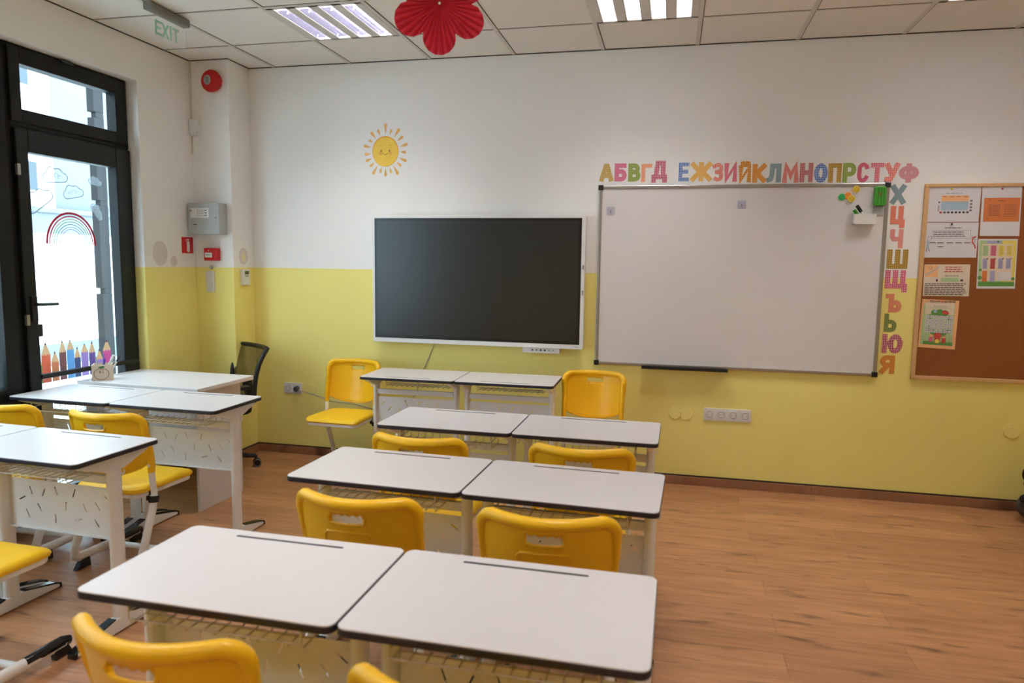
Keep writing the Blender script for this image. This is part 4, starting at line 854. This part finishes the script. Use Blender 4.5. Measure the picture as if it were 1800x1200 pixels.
for s in (-1, 1): f.prism(circle(0.0045, 10, s*0.031, 0.004, 0.007), 0.0014, 0.0019, T_back(0, 0)); ribbon(f, [(s*0.030, 0.040), (s*0.037, 0.043), (s*0.043, 0.040)], 0.0018, T_back(0, 0, -0.0014))
ribbon(f, arc(0, -0.005, 0.020, 0.017, 200, 340), 0.0026, T_back(0, 0, -0.0014)); f.build('face', mat('face brown', srgb(122, 96, 30), 0.8), o)

# ------------------------------------------------------------------ sockets, switches, covers
def socket_strip(x, z, n, label, wd=0.075):
    o = empty('socket_strip' if n > 1 else 'socket', (x, 0, z), 0, label, 'wall socket'); w_ = wd*n
    MB().prism(rrect(w_, 0.084, 0.006), 0, 0.009, T_back(0, 0)).build('cover_plate', 'white', o, bevel=0.002)
    for i in range(n):
        cx = -w_/2+wd*(i+0.5); f = MB(); f.prism(rrect(0.058, 0.058, 0.004, cx=cx), 0.009, 0.012, T_back(0, 0)); s1 = f.build('outlet', 'white', o, bevel=0.002)
        f = MB(); f.tube([(cx+0.021*math.cos(a), -0.0125, 0.021*math.sin(a)) for a in [2*PI*k/20 for k in range(20)]], 0.0014, 5, closed=True); f.prism(circle(0.0026, 8, cx-0.0095, 0), 0.012, 0.0124, T_back(0, 0)); f.prism(circle(0.0026, 8, cx+0.0095, 0), 0.012, 0.0124, T_back(0, 0)); f.box(cx-0.003, cx+0.003, -0.0135, -0.012, -0.022, -0.018); f.build('contact_ring', 'inklight', s1)
    return o
s2 = socket_strip(0.104, 0.510, 2, 'white double wall socket with a plug, beside the corner'); 
pl = empty('power_plug', (0.142, -0.012, 0.508), 0, 'dark round plug pushed into the double wall socket', 'plug'); MB().prism(circle(0.020, 18), 0, 0.03, T_back(0, 0)).build('body', 'ink', pl, bevel=0.004)
socket_strip(3.290, 0.495, 4, 'white strip of four wall sockets below the whiteboard', 0.0755)
def cover(x, z, r, label, two=False):
    f = MB(); f.prism(circle(r, 28), 0, 0.006, T_back(0, 0))
    o = f.build('junction_cover', 'covery', bevel=0.002); o.location = (x, 0, z); tag(o, label, 'wall cover', 'round covers painted like the yellow wall')
cover(0.256, 0.513, 0.040, 'round painted cover just right of the double socket'); cover(2.951, 0.489, 0.042, 'round painted cover, left of the touching two'); cover(3.026, 0.488, 0.042, 'round painted cover, right of the touching two'); cover(4.968, 0.499, 0.047, 'round painted cover below the cork board')
# thermostat on the column side
o = empty('thermostat', (XC, -0.130, 1.350), 0, 'small white thermostat with a dark display on the column side', 'thermostat')
TS = T_left(0, 0, 0); MB().prism(rrect(0.090, 0.118, 0.005), 0, 0.022, TS).build('case', 'white', o, bevel=0.004); MB().prism([(-0.022, 0.022), (0.030, 0.022), (0.030, 0.046), (-0.022, 0.046)], 0.022, 0.0226, TS).build('display', mat('olive lcd', srgb(72, 74, 30), 0.3), o); MB().prism([(-0.018, 0.006), (0.022, 0.006), (0.022, 0.012), (-0.018, 0.012)], 0.022, 0.0235, TS).build('buttons', 'ink', o)
# smudges on the painted walls
def smudge(y, z, ry, rz, label, m_='stain', x=XL): o = MB().prism(circle(ry, 26, ry=rz), 0, 0.0006, T_left(0, 0, 0)).build('wall_patch', m_); o.location = (x, y, z); tag(o, label, 'paint patch', 'patches left on the wall by removed fittings')
smudge(-0.625, 1.515, 0.072, 0.085, 'large oval grey patch on the left wall above the yellow paint'); smudge(-0.492, 1.462, 0.033, 0.037, 'small round grey patch right of the large oval patch'); smudge(-0.130, 1.506, 0.055, 0.062, 'round greyish patch above the thermostat', 'stain', XC); 
o = MB().prism(circle(0.022, 20, ry=0.036), 0.0006, 0.001, T_left(0, 0, 0)).build('wall_patch', 'stain2'); o.location = (XC, -0.130, 1.500); tag(o, 'small yellow spot inside the patch above the thermostat', 'paint patch', 'patches left on the wall by removed fittings')
# fire extinguisher sign
o = empty('extinguisher_sign', (XL, -0.345, 1.578), 0, 'red sign with a white fire extinguisher on the left wall', 'sign')
MB().prism([(-0.060, -0.057), (0.060, -0.057), (0.060, 0.057), (-0.060, 0.057)], 0, 0.003, TS).build('plate', 'red', o)
f = MB(); f.prism(rrect(0.030, 0.078, 0.012, cx=0.006, cy=-0.010), 0.003, 0.0036, TS); ribbon(f, [(0.006, 0.028), (0.006, 0.042), (-0.008, 0.042)], 0.006, T_left(0, 0, 0.003)); ribbon(f, [(0.006, 0.036), (0.018, 0.044)], 0.004, T_left(0, 0, 0.003)); ribbon(f, [(-0.008, 0.042), (-0.018, 0.026)], 0.004, T_left(0, 0, 0.003)); f.build('extinguisher_symbol', 'white', o)
# alarm panel, call point, switch, siren, detector on the column front
yc = -DC
o = empty('alarm_panel', (-0.375, yc, 1.655), 0, 'grey metal fire alarm panel box on the column', 'alarm panel')
MB().box(-0.125, 0.125, -0.095, 0, 0, 0.222).build('case', 'greywhite', o, bevel=0.003)
f = MB(); f.prism([(-0.105, 0.118), (0.045, 0.118), (0.045, 0.186), (-0.105, 0.186)], 0.095, 0.0957, T_back(0, 0)); f.build('control_label', 'white', o)
f = MB()
for i in range(5):
    for j in range(4): f.prism(circle(0.0028, 8, -0.045+i*0.0135, 0.132+j*0.013), 0.0957, 0.0975, T_back(0, 0))
for j in range(3): f.prism(circle(0.0045, 8, 0.022, 0.134+j*0.018), 0.0957, 0.0985, T_back(0, 0))
f.build('indicator', 'ink', o)
MB().tube([(-0.098, -0.097, 0.168), (-0.098, -0.112, 0.168)], 0.007, 8).tube([(-0.100, -0.110, 0.165), (-0.102, -0.112, 0.120)], 0.003, 6).build('key', 'alu', o)
f = MB(); f.prism([(-0.085, 0.068), (-0.052, 0.068), (-0.052, 0.073), (-0.085, 0.073)], 0.095, 0.0957, T_back(0, 0)); f.prism(circle(0.004, 10, 0.10, 0.118), 0.095, 0.0975, T_back(0, 0)); f.build('screw_and_mark', 'ink', o)
o = empty('call_point', (-0.366, yc, 1.515), 0, 'red manual fire call point on the column under the grey panel', 'call point')
MB().prism(rrect(0.108, 0.090, 0.006), 0, 0.045, T_back(0, 0)).build('case', 'red', o, bevel=0.005); MB().prism([(-0.044, -0.022), (0.014, -0.022), (0.014, 0.012), (-0.044, 0.012)], 0.045, 0.0462, T_back(0, 0)).build('press_plate', 'white', o)
f = MB(); 
for u in (-0.028, -0.015, -0.002): f.prism([(u-0.005, -0.007), (u+0.005, -0.005), (u+0.005, -0.003), (u-0.005, -0.001)], 0.0462, 0.0468, T_back(0, 0))
f.build('arrows', 'black', o); MB().prism(circle(0.004, 10, -0.012, 0.028), 0.045, 0.047, T_back(0, 0)).build('lamp', 'white', o)
o = MB().prism(circle(0.015, 18), 0, 0.008, T_back(0, 0)).build('wall_button', 'greywhite', bevel=0.002); o.location = (-0.392, yc, 1.422); tag(o, 'tiny round grey button between call point and light switch', 'button')
o = empty('light_switch', (-0.400, yc, 1.318), 0, 'white double light switch on the yellow part of the column', 'light switch')
MB().prism(rrect(0.072, 0.152, 0.006), 0, 0.009, T_back(0, 0)).build('cover_plate', 'white', o, bevel=0.002)
for z in (0.034, -0.034): MB().prism(rrect(0.044, 0.048, 0.003, cy=z), 0.009, 0.014, T_back(0, 0)).build('rocker', 'white', o, bevel=0.003)
o = empty('fire_siren', (-0.322, yc, 2.728), 0, 'round red fire alarm siren near the ceiling on the column', 'siren')
MB().prism(circle(0.066, 30), 0, 0.02, T_back(0, 0)).build('base', 'red', o); MB().prism(circle(0.077, 36), 0.018, 0.045, T_back(0, 0)).build('body', 'red', o, bevel=0.012, seg=4)
MB().prism(circle(0.028, 20, -0.022, 0.006, 0.034), 0.045, 0.0456, T_back(0, 0)).build('label_plate', 'greywhite', o)
f = MB(); 
for k in range(5): ribbon(f, [(-0.034, 0.024-k*0.009), (-0.010, 0.024-k*0.009)], 0.003, T_back(0, 0, -0.0456))
f.build('print', 'ink', o)
o = empty('cable_box', (-0.500, yc-0.015, 2.415), 0, 'small white sensor box in the corner beside the column', 'sensor')
MB().prism([(-0.036, -0.035), (-0.018, -0.06), (0.018, -0.06), (0.036, -0.035), (0.036, 0.058), (-0.036, 0.058)], 0, 0.035, Matrix.Translation((0.022, 0.015, 0)) @ T_back(0, 0)).build('case', 'white', o, bevel=0.006)
MB().prism(circle(0.003, 8, 0.030, -0.035), 0.035, 0.036, Matrix.Translation((0.022, 0.015, 0)) @ T_back(0, 0)).build('lamp', 'ink', o)
o = MB().box(XL, XL+0.012, yc-0.012, yc, 2.472, H-0.006).build('cable_duct', 'trunk', bevel=0.001); tag(o, 'thin white cable duct from the ceiling down to the sensor box', 'cable duct')
o = MB().box(XL, XL+0.010, yc-0.010, yc, 2.235, 2.358).build('cable_duct', 'trunk', bevel=0.001); tag(o, 'short white cable duct below the sensor box', 'cable duct')

# ------------------------------------------------------------------ exit sign
o = empty('exit_sign', (0.04, -1.17, H-0.004), 0, 'hanging clear exit sign with green letters under a grey ceiling bar', 'exit sign')
MB().prism(rrect(0.052, 0.045, 0.010, cy=-0.0225), -0.16, 0.16, Matrix(((1, 0, 0, 0), (0, 0, 1, 0), (0, 1, 0, 0), (0, 0, 0, 1)))).build('housing', mat('dark grey housing', srgb(122, 120, 112), 0.5), o, bevel=0.002)
MB().box(-0.003, 0.003, -0.145, 0.145, -0.195, -0.045).build('plate', 'clearplate', o)
for i, ch in enumerate('EXIT'):
    f = MB(); glyph(f, ch, (-0.082, -0.026, 0.018, 0.062)[i], -0.118, 0.052 if ch != 'I' else 0.016, 0.078, 0.013, T_left(0, 0, 0.003), 0, 0.001); f.build('letter', 'exitgreen', o)

# ------------------------------------------------------------------ red paper flower
fx, fy, fz = 2.058, -2.33, 2.392
o = empty('paper_flower', (fx, fy, fz), 0, 'crimson pleated paper flower hanging from the ceiling', 'paper decoration')
R0 = 0.174; NP = 84; nr = 7; V = []
view = Vector((2.895-fx, -4.804-fy, 1.9-fz)).normalized(); zax = view; xax = Vector((0, 0, 1)).cross(zax).normalized(); yax = zax.cross(xax)
for j in range(nr):
    for i in range(NP):
        a = 2*PI*i/NP; ph = ((a+PI/2+PI/6) % (PI/3))-PI/6; rr = R0*(0.66*math.cos(ph)+math.sqrt(max(0.0, 0.1156-(0.66*math.sin(ph))**2)))
        t_ = 0.03+0.97*j/(nr-1); r = rr*t_; zd = (0.0085*t_**0.7 if i % 2 else -0.0085*t_**0.7)-0.02*(1-t_); V.append(xax*r*math.cos(a)+yax*r*math.sin(a)+zax*zd)
F = [(j*NP+i, j*NP+(i+1) % NP, (j+1)*NP+(i+1) % NP, (j+1)*NP+i) for j in range(nr-1) for i in range(NP)]
f = MB().add(V, F); pf = f.build('petals', 'redpaper', o); sd = pf.modifiers.new('t', 'SOLIDIFY'); sd.thickness = 0.0008
MB().tube([yax*0.15, (0, 0, H-fz)], 0.0008, 5).build('thread', 'white', o)

# ------------------------------------------------------------------ stickers on the glass door
GX = -0.6335
def gl(mb_name, mb, m_, parent=None): return mb.build(mb_name, m_, parent)
def fm(name, col, op):
    if name not in M: M[name] = film_mat(name, srgb(*col), op)
    return name
o = empty('rainbow_sticker', (GX, -1.230, 1.556), 0, 'thin striped rainbow sticker on the door glass', 'window sticker')
for i, (r, th, c_) in enumerate(((0.175, 0.012, (200, 50, 84)), (0.157, 0.007, (206, 84, 116)), (0.141, 0.004, (190, 196, 140)), (0.127, 0.004, (120, 200, 160)), (0.112, 0.004, (100, 176, 190)), (0.097, 0.003, (96, 150, 196)), (0.084, 0.003, (130, 130, 190)))):
    f = MB(); ribbon(f, [(r*math.cos(a), r*1.06*math.sin(a)) for a in [PI*k/36 for k in range(37)]], th, TS); f.build('arch', fm('film %d' % i, c_, 0.985), o)
M['cloudline'] = film_mat('frosted cloud film', srgb(160, 172, 182), 0.8); M['cloudfill'] = film_mat('frosted cloud fill', srgb(206, 216, 222), 0.22)
def cloud(y, z, s, rot, label):
    o = empty('cloud_sticker', (GX, y, z), 0, label, 'window sticker', 'frosted cloud stickers on the door glass')
    T = TS @ Matrix.Rotation(rot, 4, 'Z'); pts = []
    for cx, cy, r, a0, a1 in ((-0.07, -0.01, 0.035, 270, 100), (-0.03, 0.025, 0.04, 160, 60), (0.03, 0.02, 0.035, 120, 20), (0.075, -0.01, 0.032, 80, -90)): pts += [(s*(cx+r*math.cos(math.radians(a0+(a1-a0)*i/7))), s*(cy+r*math.sin(math.radians(a0+(a1-a0)*i/7)))) for i in range(8)]
    f = MB(); f.prism(pts[::-1], 0, 0.0004, T); f.build('film', 'cloudfill', o)
    f = MB(); ribbon(f, pts+[pts[0]], 0.005*s+0.001, T, 0.0004, 0.0008)
    for cx, cy in ((-0.04, -0.005), (0.01, 0.005), (0.04, -0.01)): ribbon(f, [(s*(cx+0.018*math.cos(a)), s*(cy+0.016*math.sin(a))) for a in [k*0.7 for k in range(7)]], 0.003*s, T, 0.0004, 0.0008)
    f.build('outline', 'cloudline', o)
cloud(-1.325, 1.948, 0.80, 0.1, 'frosted cloud, topmost left one on the door glass'); cloud(-1.443, 1.800, 0.95, 0.6, 'large frosted cloud low at the left edge of the door glass'); cloud(-1.202, 1.866, 0.70, 0.2, 'frosted cloud in the middle of the door glass'); cloud(-1.030, 1.950, 0.50, -0.1, 'small frosted cloud over the grey pier, upper one'); cloud(-1.028, 1.765, 0.55, -0.9, 'small tilted frosted cloud over the grey pier, lower one')
PCS = [(-1.5035, 0.036, 0.920, 0.866, (100, 170, 90), 'green'), (-1.4575, 0.064, 0.992, 0.918, (232, 110, 70), 'red orange'), (-1.397, 0.054, 0.932, 0.871, (226, 146, 96), 'light orange'), (-1.342, 0.052, 0.994, 0.921, (140, 84, 84), 'brown'), (-1.286, 0.056, 0.991, 0.929, (110, 186, 236), 'sky blue'),
       (-1.2365, 0.049, 0.940, 0.876, (60, 84, 150), 'navy blue'), (-1.181, 0.057, 0.954, 0.902, (184, 150, 222), 'lilac'), (-1.1235, 0.053, 0.964, 0.894, (118, 88, 176), 'violet'), (-1.068, 0.056, 0.909, 0.843, (190, 150, 224), 'pale purple'), (-1.005, 0.068, 0.960, 0.893, (228, 96, 176), 'pink')]
M['pwood'] = film_mat('pencil wood film', srgb(240, 212, 176), 0.9)
for y, w_, zt, zs_, c_, nm_ in PCS:
    o = empty('pencil_sticker', (GX, y, 0.752), 0, '%s coloured pencil sticker in the row on the door glass' % nm_, 'window sticker', 'coloured pencil stickers on the door glass')
    h = zs_-0.752; H2 = zt-0.752; a = w_/2-0.002
    MB().prism([(-a, 0), (a, 0), (a, h), (a*0.66, h-0.010), (a*0.33, h), (0, h-0.010), (-a*0.33, h), (-a*0.66, h-0.010), (-a, h)], 0, 0.0005, TS).build('shaft', fm('pencil '+nm_, tuple(int(q*0.82+46) for q in c_), 0.9), o)
    f = MB(); f.prism([(-a, h), (-a*0.66, h-0.010), (-a*0.33, h), (0, h-0.010), (a*0.33, h), (a*0.66, h-0.010), (a, h), (a*0.25, h+(H2-h)*0.72), (-a*0.25, h+(H2-h)*0.72)], 0, 0.0005, TS); f.build('wood_cone', 'pwood', o)
    MB().prism([(-a*0.25, h+(H2-h)*0.72), (a*0.25, h+(H2-h)*0.72), (0, H2)], 0, 0.0005, TS).build('tip', fm('tip '+nm_, tuple(int(q*0.62) for q in c_), 0.95), o)
# green leaf sticker on the next window
o = MB().prism([(-0.10, 0), (0.03, 0.0), (0.03, 0.06), (0.012, 0.16), (-0.02, 0.24), (-0.06, 0.16)], 0, 0.0005, TS).build('leaf_sticker', fm('green film', (70, 170, 96), 0.85)); o.location = (-0.6335, -1.79, 0.765); tag(o, 'green leaf sticker at the far left window edge', 'window sticker')

# ------------------------------------------------------------------ plush toy at the right edge
o = empty('plush_toy', (5.07, -0.20, 0), 0, 'dark plush toy on the floor at the right picture edge', 'plush toy')
MB().ellipsoid((0, 0, 0.085), (0.125, 0.11, 0.085), 24, 14).build('body', 'plush', o, smooth=True)
h = MB().ellipsoid((-0.01, 0, 0.225), (0.085, 0.075, 0.075), 20, 12).build('head', 'plushbrown', o, smooth=True)
for s in (-1, 1): MB().ellipsoid((-0.01+s*0.075, 0, 0.285), (0.028, 0.02, 0.045), 14, 8).build('ear', 'plushbrown', h, smooth=True)
for s in (-1, 1): MB().ellipsoid((s*0.095, -0.035, 0.145), (0.035, 0.03, 0.028), 14, 8).build('paw', 'fabricblack', o, smooth=True)
